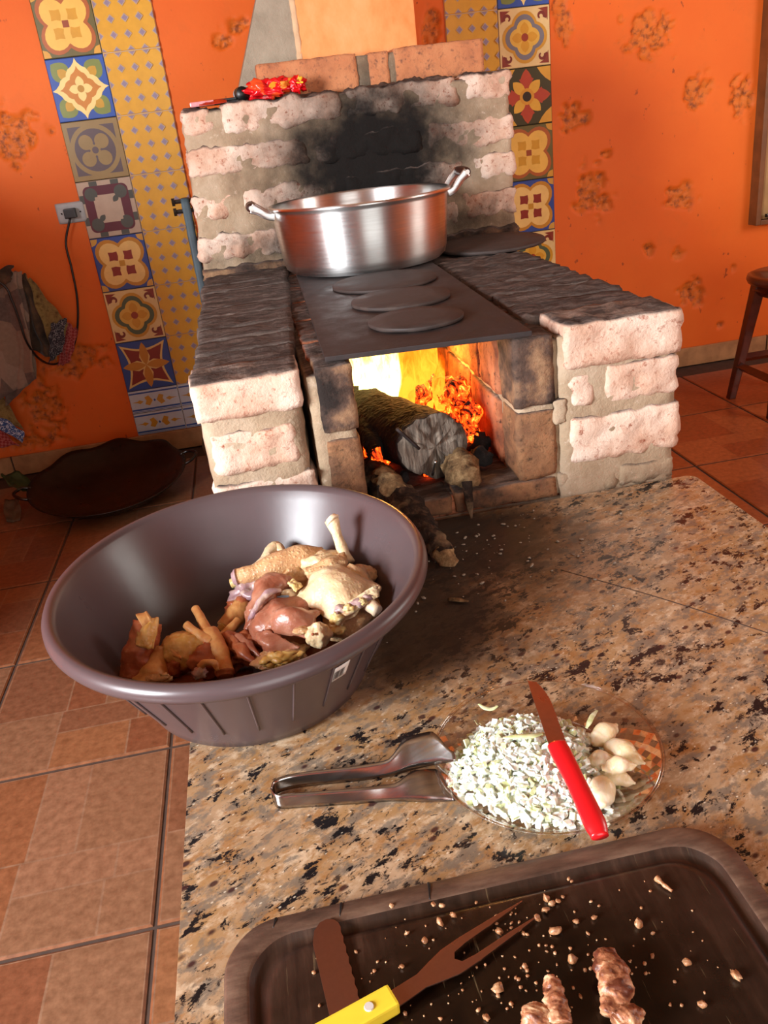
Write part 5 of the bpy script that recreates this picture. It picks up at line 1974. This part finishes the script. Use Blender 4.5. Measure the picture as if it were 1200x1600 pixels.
ribbon('arm', [(-0.0725, 0.7215, 0.5015), (-0.066, 0.7330, 0.5015), (-0.04, 0.7340, 0.502), (0.02, 0.7230, 0.504), (0.055, 0.7160, 0.507), (0.085, 0.7110, 0.514), (0.110, 0.7050, 0.520), (0.130, 0.6990, 0.524)],
       [0.017, 0.017, 0.017, 0.017, 0.018, 0.036, 0.036, 0.010], 'steel', tg, lean=[0.15, 0.2, 0.3, 0.4, 0.5, 0.7, 0.75, 0.7])
ribbon('arm', [(-0.0725, 0.7215, 0.5015), (-0.066, 0.7090, 0.5015), (-0.04, 0.7030, 0.5015), (0.02, 0.6910, 0.5015), (0.055, 0.6840, 0.5015), (0.085, 0.6740, 0.5012), (0.104, 0.6690, 0.5012), (0.118, 0.6660, 0.5012)],
       [0.017, 0.017, 0.017, 0.017, 0.018, 0.034, 0.036, 0.026], 'steel', tg, lean=[0.15, 0.2, 0.3, 0.4, 0.55, 0.75, 0.85, 0.9])

# ------------------------------------------------------------------ cutting board
BX0, BX1, BY0, BY1 = -0.1235, 0.348, 0.12, 0.5565
bd = thing('cutting_board', 'dark worn wooden cutting board with a juice groove at the front of the worktop', 'cutting board', (0.11, 0.34, 0.5006))
zt = 0.5205


def rring(ins, z, r, n=10):
    return [(x, y, z) for x, y in rrect(BX0 + ins, BX1 - ins, BY0 + ins, BY1 - ins, (r, r, r, r), n)]


bm = bmesh.new()
loops = [rring(0.004, 0.5006, 0.044), rring(0.0, 0.5030, 0.048), rring(0.0, zt - 0.003, 0.048), rring(0.003, zt, 0.045), rring(0.019, zt, 0.040), rring(0.0215, zt - 0.0012, 0.040), rring(0.0245, zt - 0.0055, 0.040), rring(0.0290, zt - 0.0070, 0.038),
         rring(0.0335, zt - 0.0055, 0.038), rring(0.0375, zt - 0.0016, 0.038), rring(0.041, zt - 0.0010, 0.038)]
LV = [[bm.verts.new(p) for p in L_] for L_ in loops]
for v in [v for L_ in LV[1:] for v in L_]:
    v.co.z += 0.0008 * noise.fractal(v.co * 35, 0.8, 2, 3)
    if v.co.y > 0.5:
        v.co.y += 0.0020 * noise.noise(v.co * 22)
for k, (a, b) in enumerate(zip(LV[:-1], LV[1:])):
    for i in range(len(a)):
        j = (i + 1) % len(a)
        f = bm.faces.new((a[i], a[j], b[j], b[i]))
        f.material_index = 1 if k < 5 else 0
bm.faces.new(list(reversed(LV[0]))).material_index = 1
bm.faces.new(LV[-1])
child(finish('board_body', bm, [M('board_wood'), M('board_rim')], None, True), bd)
# cracks in the far edge
for x, l in ((0.064, 0.020), (-0.018, 0.016), (-0.078, 0.012)):
    bm = bmesh.new()
    add_tube(bm, [(x, BY1 + 0.0012, zt - 0.006), (x + 0.002, BY1 - 0.003, zt + 0.0003), (x - 0.001, BY1 - l, zt + 0.0002)], [0.0016, 0.0014, 0.0004], seg=6, n=10, flat=0.5)
    child(finish('crack', bm, M('black_plastic')), bd)

# broad knife on the board
kb = thing('serrated_knife', 'broad brown-tinted serrated blade on the left of the cutting board under the fork handle', 'knife', (-0.03, 0.47, 0.5205))
A_, B_ = Vector((-0.0245, 0.436, 0.5225)), Vector((-0.0345, 0.5385, 0.5225))
m = frame_from(A_, B_)
L = (B_ - A_).length
pts = [(-0.05, 0.0125)]
pts += [(L * 0.80, 0.0130), (L * 0.92, 0.0095), (L * 0.985, 0.003), (L * 1.0, -0.004), (L * 0.975, -0.0095)]
for i in range(29):
    u = 1 - i / 28
    pts.append((-0.05 + (L * 0.93 + 0.05) * u, -0.0128 - (0.0011 if i % 2 else 0)))
child(prism('blade', pts, -0.0007, 0.0007, M('reflection_tint_steel'), None, 0.0003, m), kb)
m3 = frame_from(A_ - (B_ - A_).normalized() * 0.045, A_ - (B_ - A_).normalized() * 0.155)
bm = bmesh.new()
add_tube(bm, [(0, 0, 0.003), (0.05, 0, 0.004), (0.11, 0, 0.003)], [0.011, 0.013, 0.011], seg=14, n=10, flat=0.5)
bm.transform(m3)
child(finish('handle', bm, M('yellow_plastic')), kb)

# two-pronged fork with yellow handle
fk = thing('carving_fork', 'two-pronged fork with a yellow plastic handle resting on the cutting board', 'fork', (0.02, 0.45, 0.5205))
fa, fb = Vector((0.0085, 0.4424, 0.5300)), Vector((0.1453, 0.5012, 0.5230))
m = frame_from(fa, fb)
L = (fb - fa).length
w0 = 0.0075
outl = [(-0.02, -w0 * 0.9), (0.012, -w0), (L * 0.22, -w0 * 0.92), (L * 0.32, -0.0105), (L * 0.42, -0.0135), (L * 0.55, -0.0135), (L * 0.80, -0.0118), (L * 1.0, -0.0098), (L * 1.005, -0.0088),
        (L * 0.80, -0.0072), (L * 0.56, -0.0070), (L * 0.47, -0.0055), (L * 0.445, 0.0), (L * 0.47, 0.0050), (L * 0.56, 0.0068), (L * 0.80, 0.0082), (L * 1.005, 0.0098), (L * 1.0, 0.0108), (L * 0.80, 0.0128),
        (L * 0.55, 0.0140), (L * 0.42, 0.0135), (L * 0.32, 0.0105), (L * 0.22, w0 * 0.92), (0.012, w0), (-0.02, w0 * 0.9)]
child(prism('prongs', outl, -0.0007, 0.0007, M('reflection_tint_steel'), None, 0.0002, m), fk)
fh = Vector((0.0142, 0.4450, 0.5305))
fe = fh - (fb - fa).normalized() * 0.115 + Vector((0.006, 0.012, -0.002))
m = frame_from(fh, fe)
hd = child(prism('handle', [(0, -0.0098), (0.05, -0.0102), (0.115, -0.0118), (0.115, 0.0118), (0.05, 0.0102), (0, 0.0098)], -0.0062, 0.0062, M('yellow_plastic'), None, 0.0022, m), fk)
for u in (0.022, 0.075):
    bm = bmesh.new()
    p = m @ Vector((u, 0, 0.0058))
    up_ = (m.to_3x3() @ Vector((0, 0, 1))).normalized()
    if up_.z < 0:
        up_ = -up_
        p = m @ Vector((u, 0, -0.0058))
    add_tube(bm, [p, p + up_ * 0.0016], [0.0042, 0.0036], seg=14, n=3)
    child(finish('rivet', bm, M('rivet_white'), None, False), hd)

# meat left on the board
for i, (P, rad, lb) in enumerate((([(0.1885, 0.4397, 0.5320), (0.1850, 0.4206, 0.5340), (0.1813, 0.4037, 0.5320), (0.1717, 0.3902, 0.5300)], [0.009, 0.0125, 0.0125, 0.008], 'largest browned meat strip in the middle of the board'),
                                  ([(0.1396, 0.4308, 0.5300), (0.1363, 0.4133, 0.5310), (0.1313, 0.3943, 0.5300)], [0.006, 0.009, 0.009], 'narrow browned meat strip left of the largest one'),
                                  ([(0.1230, 0.4124, 0.5280), (0.1174, 0.4036, 0.5290), (0.1133, 0.3951, 0.5280)], [0.008, 0.012, 0.010], 'short dark meat piece at the lower picture edge left of the narrow strip'),
                                  ([(0.1942, 0.3911, 0.5280), (0.1836, 0.3858, 0.5290), (0.1746, 0.3817, 0.5280)], [0.006, 0.012, 0.010], 'wedge of browned meat at the lower picture edge below the largest strip'))):
    o = tube('grilled_meat', P, rad, M('grilled_meat'), None, seg=26, n=46, amp=0.0032, freq=120, seed=i + 40, flat=0.62)
    tag(o, lb, 'meat', 'meat pieces on the cutting board')
rm = random.Random(17)
bm = bmesh.new()
for (px, py, s) in (((0.1633, 0.5090, 0.5210), 0, .0045), ((0.1660, 0.5034, 0.5210), 0, .003), ((0.1723, 0.5045, 0.5210), 0, .003), ((0.1492, 0.4924, 0.5210), 0, .004), ((0.1584, 0.4987, 0.5210), 0, .004), ((0.1796, 0.4809, 0.5210), 0, .0035), ((0.1956, 0.4805, 0.5210), 0, .0035),
                    ((0.2288, 0.4644, 0.5210), 0, .005), ((0.2497, 0.4221, 0.5210), 0, .005), ((0.2807, 0.4025, 0.5210), 0, .005), ((0.2440, 0.3875, 0.5210), 0, .004), ((0.1636, 0.4476, 0.5210), 0, .005), ((0.1596, 0.4766, 0.5210), 0, .005), ((0.0718, 0.5270, 0.5210), 0, .0035),
                    ((0.0649, 0.5303, 0.5210), 0, .003), ((0.0663, 0.5115, 0.5210), 0, .004), ((0.0793, 0.5147, 0.5210), 0, .004), ((0.0497, 0.4963, 0.5210), 0, .0035), ((0.0362, 0.5076, 0.5210), 0, .0025), ((0.0259, 0.4778, 0.5210), 0, .003), ((0.0972, 0.4388, 0.5210), 0, .005),
                    ((0.1241, 0.4521, 0.5210), 0, .003), ((0.0816, 0.4182, 0.5210), 0, .0035), ((0.2364, 0.4541, 0.5210), 0, .0025), ((0.0283, 0.5389, 0.5210), 0, .0028), ((0.1134, 0.4883, 0.5210), 0, .0045)):
    x, y = px[0], px[1]
    s *= 0.8
    add_blob(bm, (x, y, 0.5200 + s * 0.5), (s * rm.uniform(.8, 1.5), s, s * 0.7), (rm.random(), rm.random(), rm.uniform(0, 3)), 2, 0.5, 2.0, rm.uniform(0, 90))
for i in range(230):
    x, y = rm.gauss(0.12, 0.085), rm.gauss(0.455, 0.045)
    if not (-0.07 < x < 0.30 and 0.30 < y < 0.525):
        continue
    s = rm.choice([.0006, .0008, .001, .0014, .0018])
    add_blob(bm, (x, y, 0.5196 + s * 0.5), (s * rm.uniform(.8, 1.6), s, s * 0.7), (0, 0, rm.uniform(0, 3)), 1, 0.5, 2.0, i)
tag(finish('meat_crumbs', bm, M('crumb')), 'meat crumbs scattered over the cutting board', 'crumbs', kind='stuff')
o = tube('meat_shred', [(0.2641, 0.5037, 0.5220), (0.2656, 0.4970, 0.5225), (0.2705, 0.4877, 0.5220)], [0.0028, 0.0022, 0.0012], M('crumb'), None, seg=10, n=14, amp=0.0012, freq=150)
tag(o, 'lone curled meat shred near the far right corner of the board', 'meat')

# ------------------------------------------------------------------ things on top of the stove's back wall
bag = thing('red_snack_bag', 'crumpled shiny red and yellow plastic bag on top of the stove back wall', 'bag', (0.16, 2.61, 1.2455))


def film(part, cen, rad, cols, parent, seed, rot=0.0):
    bm = bmesh.new()
    add_blob(bm, cen, rad, (0, 0, rot), 4, 0.55, 2.0, seed)
    o = finish(part, bm, M('printed_film'), None, True)
    ca = o.data.color_attributes.new('col', 'FLOAT_COLOR', 'CORNER')
    for p in o.data.polygons:
        f = noise.noise(Vector(p.center) * 30 + Vector((seed, 0, 0)))
        c = lin(cols[0] if f < 0.22 else cols[1])
        for li in p.loop_indices:
            ca.data[li].color = c
    return child(o, parent)


film('bag_body', (0.135, 2.608, 1.268), (0.055, 0.030, 0.023), ('#d0121a', '#e84a20'), bag, 3)
film('bag_body', (0.175, 2.612, 1.276), (0.040, 0.026, 0.020), ('#d8141a', '#f09030'), bag, 5)
film('bag_corner', (0.225, 2.606, 1.272), (0.022, 0.018, 0.020), ('#d41218', '#f2b632'), bag, 9, 0.4)
lg = prism('yellow_logo', [(0.016 * math.cos(t), 0.009 * math.sin(t) + 0.004 * math.cos(t)) for t in [i * 2 * PI / 24 for i in range(24)]], 0, 0.0012,
           simple('logo_orange', '#ef9426', 0.3), None, 0, Matrix.Translation((0.160, 2.588, 1.277)) @ Matrix.Rotation(1.25, 4, 'X'))
child(lg, bag)
lg = prism('yellow_stripe', [(-0.012, 0.006), (-0.004, 0.001), (0.010, 0.001), (0.010, 0.005), (-0.002, 0.006), (-0.010, 0.011)], 0, 0.0012,
           simple('logo_yellow', '#f4cf3a', 0.3), None, 0, Matrix.Translation((0.229, 2.587, 1.272)) @ Matrix.Rotation(1.3, 4, 'X'))
child(lg, bag)

cap = thing('dark_round_cap', 'small black round cap standing left of the red bag', 'cap', (0.072, 2.60, 1.2455))
child(tube('cap_body', [(0.066, 2.612, 1.2645), (0.072, 2.592, 1.2645)], [0.019, 0.0185], M('black_plastic'), None, seg=24, n=8, amp=0.0015), cap)
child(tube('pale_ring', [(0.060, 2.624, 1.2645), (0.066, 2.612, 1.2645)], [0.0165, 0.0175], M('grey_plastic'), None, seg=24, n=4), cap)

pk = thing('flat_package', 'flat pale pink package under dark strips at the left end of the stove back wall', 'package', (-0.02, 2.615, 1.2455))
child(prism('package_body', [(-0.075, 2.585), (-0.010, 2.575), (-0.002, 2.655), (-0.068, 2.662)], 1.2455, 1.2580, simple('pink_film', '#d98f92', 0.25, var=0.3, scale=50), None, 0.003), pk)
child(prism('dark_strip', [(-0.012, 2.590), (0.058, 2.588), (0.058, 2.650), (-0.010, 2.652)], 1.2455, 1.2520, M('black_plastic'), None, 0.002), pk)
child(prism('dark_strip', [(-0.004, 2.600), (0.052, 2.598), (0.052, 2.640), (-0.002, 2.642)], 1.2525, 1.2590, M('black_plastic'), None, 0.002), pk)
wr = sheet('red_wrapper', [[(-0.050 + 0.075 * u, 2.556 + 0.03 * v, 1.2470 + 0.012 * v * (1 - abs(u - 0.6)) + 0.002 * noise.noise(Vector((u * 6, v * 6, 1)))) for u in [i / 12 for i in range(13)]] for v in [j / 8 for j in range(9)]],
           simple('red_film', '#c8341e', 0.3, var=0.3, scale=60), None, 0.0008)
tag(wr, 'loose flat red wrapper on the left edge of the stove back wall', 'wrapper')

# ------------------------------------------------------------------ socket and cable
ox, oz = -0.603, 0.976
so = thing('wall_socket', 'grey wall socket plate with a black plug beside the tile strip', 'socket', (ox, WALL_Y, oz - 0.036))
child(rbox('cover_plate', ox - 0.052, ox + 0.052, WALL_Y - 0.010, WALL_Y + 0.001, oz - 0.036, oz + 0.036, M('grey_plastic'), r=0.004, cell=0.008, amp=0.0), so)
pg = child(box('plug', ox - 0.022, ox + 0.020, WALL_Y - 0.040, WALL_Y - 0.009, oz - 0.018, oz + 0.016, M('black_plastic'), None, 0.004), so)
for s in (-1, 1):
    child(tube('screw', [(ox + s * 0.034, WALL_Y - 0.012, oz), (ox + s * 0.034, WALL_Y - 0.009, oz)], 0.003, M('dark_metal'), None, seg=8, n=3), so)
cab = tube('power_cable', [(ox - 0.004, WALL_Y - 0.030, oz - 0.016), (-0.6454, 3.4300, 0.8744), (-0.6469, 3.4200, 0.7825), (-0.6565, 3.4200, 0.6640), (-0.6898, 3.4200, 0.5453), (-0.7404, 3.4200, 0.4644), (-0.7992, 3.4000, 0.4426), (-0.8225, 3.3000, 0.4909), (-0.8297, 3.2200, 0.5733), (-0.8294, 3.2050, 0.6579), (-0.8334, 3.2000, 0.7321), (-0.8464, 3.2000, 0.7852), (-0.9240, 3.2000, 0.8508)],
           0.0042, M('black_plastic'), None, seg=8, n=90)
tag(cab, 'black power cable hanging in a loop from the wall socket', 'cable')

# ------------------------------------------------------------------ cloths hanging at the left
def cloth(part, corners, mat, parent, fold=0.014, nf=3.0, seed=0, n=26, thick=0.004):
    P = [Vector(p) for p in corners]
    g = []
    for i in range(n):
        v = i / (n - 1)
        row = []
        for j in range(n):
            u = j / (n - 1)
            p = P[0] * (1 - u) * (1 - v) + P[1] * u * (1 - v) + P[2] * u * v + P[3] * (1 - u) * v
            p.y += -fold * (0.35 + 0.65 * v) * math.sin(u * nf * 2 * PI + seed) + 0.01 * noise.noise(Vector((u * 3, v * 3, seed)))
            p.x += 0.012 * noise.noise(Vector((v * 4, u * 2, seed + 7)))
            p.z += 0.012 * noise.noise(Vector((u * 4, v * 2, seed + 17)))
            row.append(p)
        g.append(row)
    return sheet(part, g, M(mat), None, thick)


c1 = thing('patchwork_apron', 'brown and grey patchwork cloth hanging at the left edge', 'cloth', (-0.9794, 3.2500, 0.3325))
child(cloth('apron_panel', [(-1.0175, 3.2600, 0.8113), (-0.8043, 3.2600, 0.8172), (-0.8379, 3.2500, 0.4344), (-1.1461, 3.2400, 0.3131)], 'patch_cloth', c1, seed=1, nf=2.0), c1)
child(cloth('apron_panel', [(-0.8251, 3.2750, 0.8180), (-0.7908, 3.2750, 0.8132), (-0.8476, 3.2700, 0.4306), (-0.9841, 3.2600, 0.3404)], 'patch_cloth', c1, seed=4, nf=1.0), c1)
c2 = thing('dark_dish_towel', 'dark dish towel with white squiggle trim hanging in front of the orange wall', 'cloth', (-0.7954, 3.3600, 0.4746))
child(cloth('towel_panel', [(-0.8377, 3.3600, 0.8079), (-0.8006, 3.3600, 0.7935), (-0.7770, 3.3600, 0.4717), (-0.8557, 3.3400, 0.5187)], 'dark_cloth', c2, seed=2, nf=1.5), c2)
child(cloth('trim_band', [(-0.7971, 3.3450, 0.7951), (-0.7793, 3.3500, 0.7642), (-0.6989, 3.3600, 0.5936), (-0.7786, 3.3500, 0.4593)], 'tan_cloth', c2, seed=3, nf=0.8, fold=0.008), c2)
child(cloth('squiggle_band', [(-0.7548, 3.3350, 0.6070), (-0.6970, 3.3450, 0.6182), (-0.7464, 3.3450, 0.4956), (-0.8039, 3.3350, 0.4620)], 'squiggle_cloth', c2, seed=3, nf=0.5, fold=0.004), c2)
child(cloth('gingham_edge', [(-0.7070, 3.3750, 0.5992), (-0.6763, 3.3800, 0.5641), (-0.7289, 3.3800, 0.4467), (-0.7825, 3.3700, 0.4398)], 'gingham_cloth', c2, seed=5, nf=0.7, fold=0.006), c2)
child(cloth('dark_lining', [(-0.9853, 3.2450, 0.8312), (-0.8047, 3.2500, 0.8386), (-0.8275, 3.2450, 0.7868), (-0.9962, 3.2400, 0.7216)], 'dark_cloth', c2, seed=8, nf=1.0, fold=0.006), c2)
c3 = thing('paisley_towel', 'blue paisley towel corner with a tan and gingham hem at the left edge', 'cloth', (-1.0539, 3.3000, 0.1992))
child(cloth('tan_band', [(-1.1220, 3.3000, 0.4420), (-0.9907, 3.3000, 0.3652), (-0.9580, 3.3000, 0.2302), (-1.1372, 3.3000, 0.3181)], 'tan_cloth', c3, seed=6, nf=0.8, fold=0.006), c3)
child(cloth('paisley_band', [(-1.1323, 3.2900, 0.3255), (-1.0114, 3.2900, 0.2870), (-0.9556, 3.2900, 0.2226), (-0.9718, 3.2900, 0.1830)], 'paisley_cloth', c3, seed=6, nf=0.6, fold=0.004), c3)
child(cloth('gingham_hem', [(-1.1708, 3.3100, 0.2948), (-1.0437, 3.3100, 0.2416), (-0.9929, 3.3100, 0.1663), (-1.1792, 3.3100, 0.1912)], 'gingham_cloth', c3, seed=6, nf=0.6, fold=0.004), c3)

# unseen low wall added to shade the lower left wall; carries the towel rail
cb = tag(box('wall_shade_blocker', -1.40, -1.20, 1.48, WALL_Y + 0.02, 0.0, 1.24, M('orange_plaster'), None, 0.006), 'unseen low orange wall added at the left to shade the back wall', kind='structure')
rail = tube('towel_rail', [(-1.21, 3.20, 0.80), (-1.10, 3.23, 0.80), (-0.95, 3.28, 0.80), (-0.84, 3.30, 0.80)], 0.005, M('dark_metal'), None, seg=8, n=30)
tag(rail, 'thin dark rail carrying the hanging cloths', 'rail')

# ------------------------------------------------------------------ black pan leaning on the floor
pan = thing('black_steel_pan', 'big shallow black steel pan with a wavy rim on the floor by the wall', 'pan', (-0.635, 3.03, 0.0))
bm = bmesh.new()
R0 = 0.285
prof = [(0.0, 0.0), (0.10, 0.002), (0.17, 0.012), (0.23, 0.035), (0.272, 0.066), (R0, 0.078), (R0 + 0.003, 0.080), (R0, 0.082), (0.268, 0.071), (0.226, 0.040), (0.167, 0.017), (0.098, 0.007), (0.0, 0.005)]
rings = add_lathe(bm, prof, 96)
for v in bm.verts:
    r = v.co.to_2d().length
    if r > 0.2:
        a = math.atan2(v.co.y, v.co.x)
        far = max(0.0, math.sin(a))
        k = (r - 0.2) / 0.085
        v.co.x *= 1 + 0.040 * k * math.sin(a * 9) * far
        v.co.y *= 1 + 0.040 * k * math.sin(a * 9) * far
        v.co.z += 0.006 * k * math.sin(a * 9 + 1) * far
pm = Matrix.Translation((-0.635, 3.03, 0.012)) @ Matrix.Rotation(math.radians(7), 4, 'X')
zmin = min((pm @ v.co).z for v in bm.verts)
pm = Matrix.Translation((0, 0, 0.002 - zmin)) @ pm
bm.transform(pm)
child(finish('pan_body', bm, M('blackened_steel')), pan)
for a in (8, 188):
    t = math.radians(a)
    c, s = math.cos(t), math.sin(t)
    P = [(R0 - 0.012, -0.045, 0.074), (R0 + 0.02, -0.040, 0.084), (R0 + 0.045, 0.0, 0.088), (R0 + 0.02, 0.040, 0.084), (R0 - 0.012, 0.045, 0.074)]
    P = [pm @ Vector((x * c - y * s, x * s + y * c, z)) for x, y, z in P]
    child(tube('pan_handle', P, 0.006, M('dark_metal'), None, seg=8, n=30), pan)


def scrap(name, label, cat, cen, size, mat, seed, rot):
    g = []
    from mathutils import Euler
    R = Euler(rot).to_matrix()
    for i in range(9):
        row = []
        for j in range(9):
            u, v = i / 8 - .5, j / 8 - .5
            sx = 1 - 0.8 * abs(v) ** 1.5
            p = Vector((u * size[0] * sx, v * size[1], 0.012 * noise.noise(Vector((u * 4, v * 4, seed))) + 0.25 * size[0] * u * u * 2))
            row.append(R @ p + Vector(cen))
        g.append(row)
    return tag(sheet(name, g, M(mat), None, 0.0015), label, cat)


scrap('green_leaf', 'dark green leaf over the left handle of the black pan', 'leaf', (-0.965, 3.06, 0.105), (0.09, 0.11, 0), 'leaf_green', 1, (0.5, 0.2, 0.9))
scrap('brown_leaf', 'brown curled leaf below the left handle of the black pan', 'leaf', (-0.985, 2.98, 0.03), (0.06, 0.10, 0), 'leaf_brown', 2, (0.6, 0.1, 0.2))
scrap('paper_scrap', 'brown paper scrap behind the right handle of the black pan', 'scrap', (-0.275, 3.28, 0.04), (0.06, 0.10, 0), 'leaf_brown', 3, (0.7, 0.3, 0.4))
scrap('leaf_scrap', 'small green leaf on the floor between pan and stove', 'leaf', (-0.245, 3.10, 0.03), (0.03, 0.06, 0), 'leaf_green', 4, (0.5, -0.2, -0.5))

# ------------------------------------------------------------------ stool
st = thing('wooden_stool', 'dark red wooden stool with square legs by the right wall', 'stool', (1.945, 2.83, 0.0))
bm = bmesh.new()
add_lathe(bm, [(0.0, 0.462), (0.150, 0.462), (0.163, 0.466), (0.168, 0.478), (0.165, 0.491), (0.152, 0.496), (0.0, 0.492)], 64)
bm.transform(Matrix.Translation((1.945, 2.83, 0)))
child(finish('seat', bm, M('stool_wood')), st)
legs = []
for sx in (-1, 1):
    for sy in (-1, 1):
        bm = bmesh.new()
        v, _ = add_box(bm, -0.016, 0.016, -0.016, 0.016, 0.0, 0.463)
        for w in v:
            k = 1 - w.co.z / 0.463
            s = 0.85 + 0.4 * (1 - k)
            w.co.x = w.co.x * s + 1.945 + sx * (0.088 + 0.055 * k)
            w.co.y = w.co.y * s + 2.83 + sy * (0.088 + 0.050 * k)
        bevel_all(bm, 0.004, 2)
        child(finish('leg', bm, M('stool_wood'), None, False), st)


def lp(sx, sy, z):
    k = 1 - z / 0.463
    return Vector((1.945 + sx * (0.088 + 0.055 * k), 2.83 + sy * (0.088 + 0.050 * k), z))


for (a, b, z) in (((-1, -1), (-1, 1), 0.135), ((1, -1), (1, 1), 0.135), ((-1, 1), (1, 1), 0.165), ((-1, -1), (1, -1), 0.165)):
    child(tube('stretcher', [lp(*a, z), lp(*b, z)], 0.0165, M('stool_wood'), None, seg=4, n=2, smooth=False, twist=0.0), st)
for (a, b) in (((-1, -1), (-1, 1)), ((1, -1), (1, 1)), ((-1, 1), (1, 1)), ((-1, -1), (1, -1))):
    child(tube('apron', [lp(*a, 0.43), lp(*b, 0.43)], 0.022, M('stool_wood'), None, seg=4, n=2, smooth=False), st)
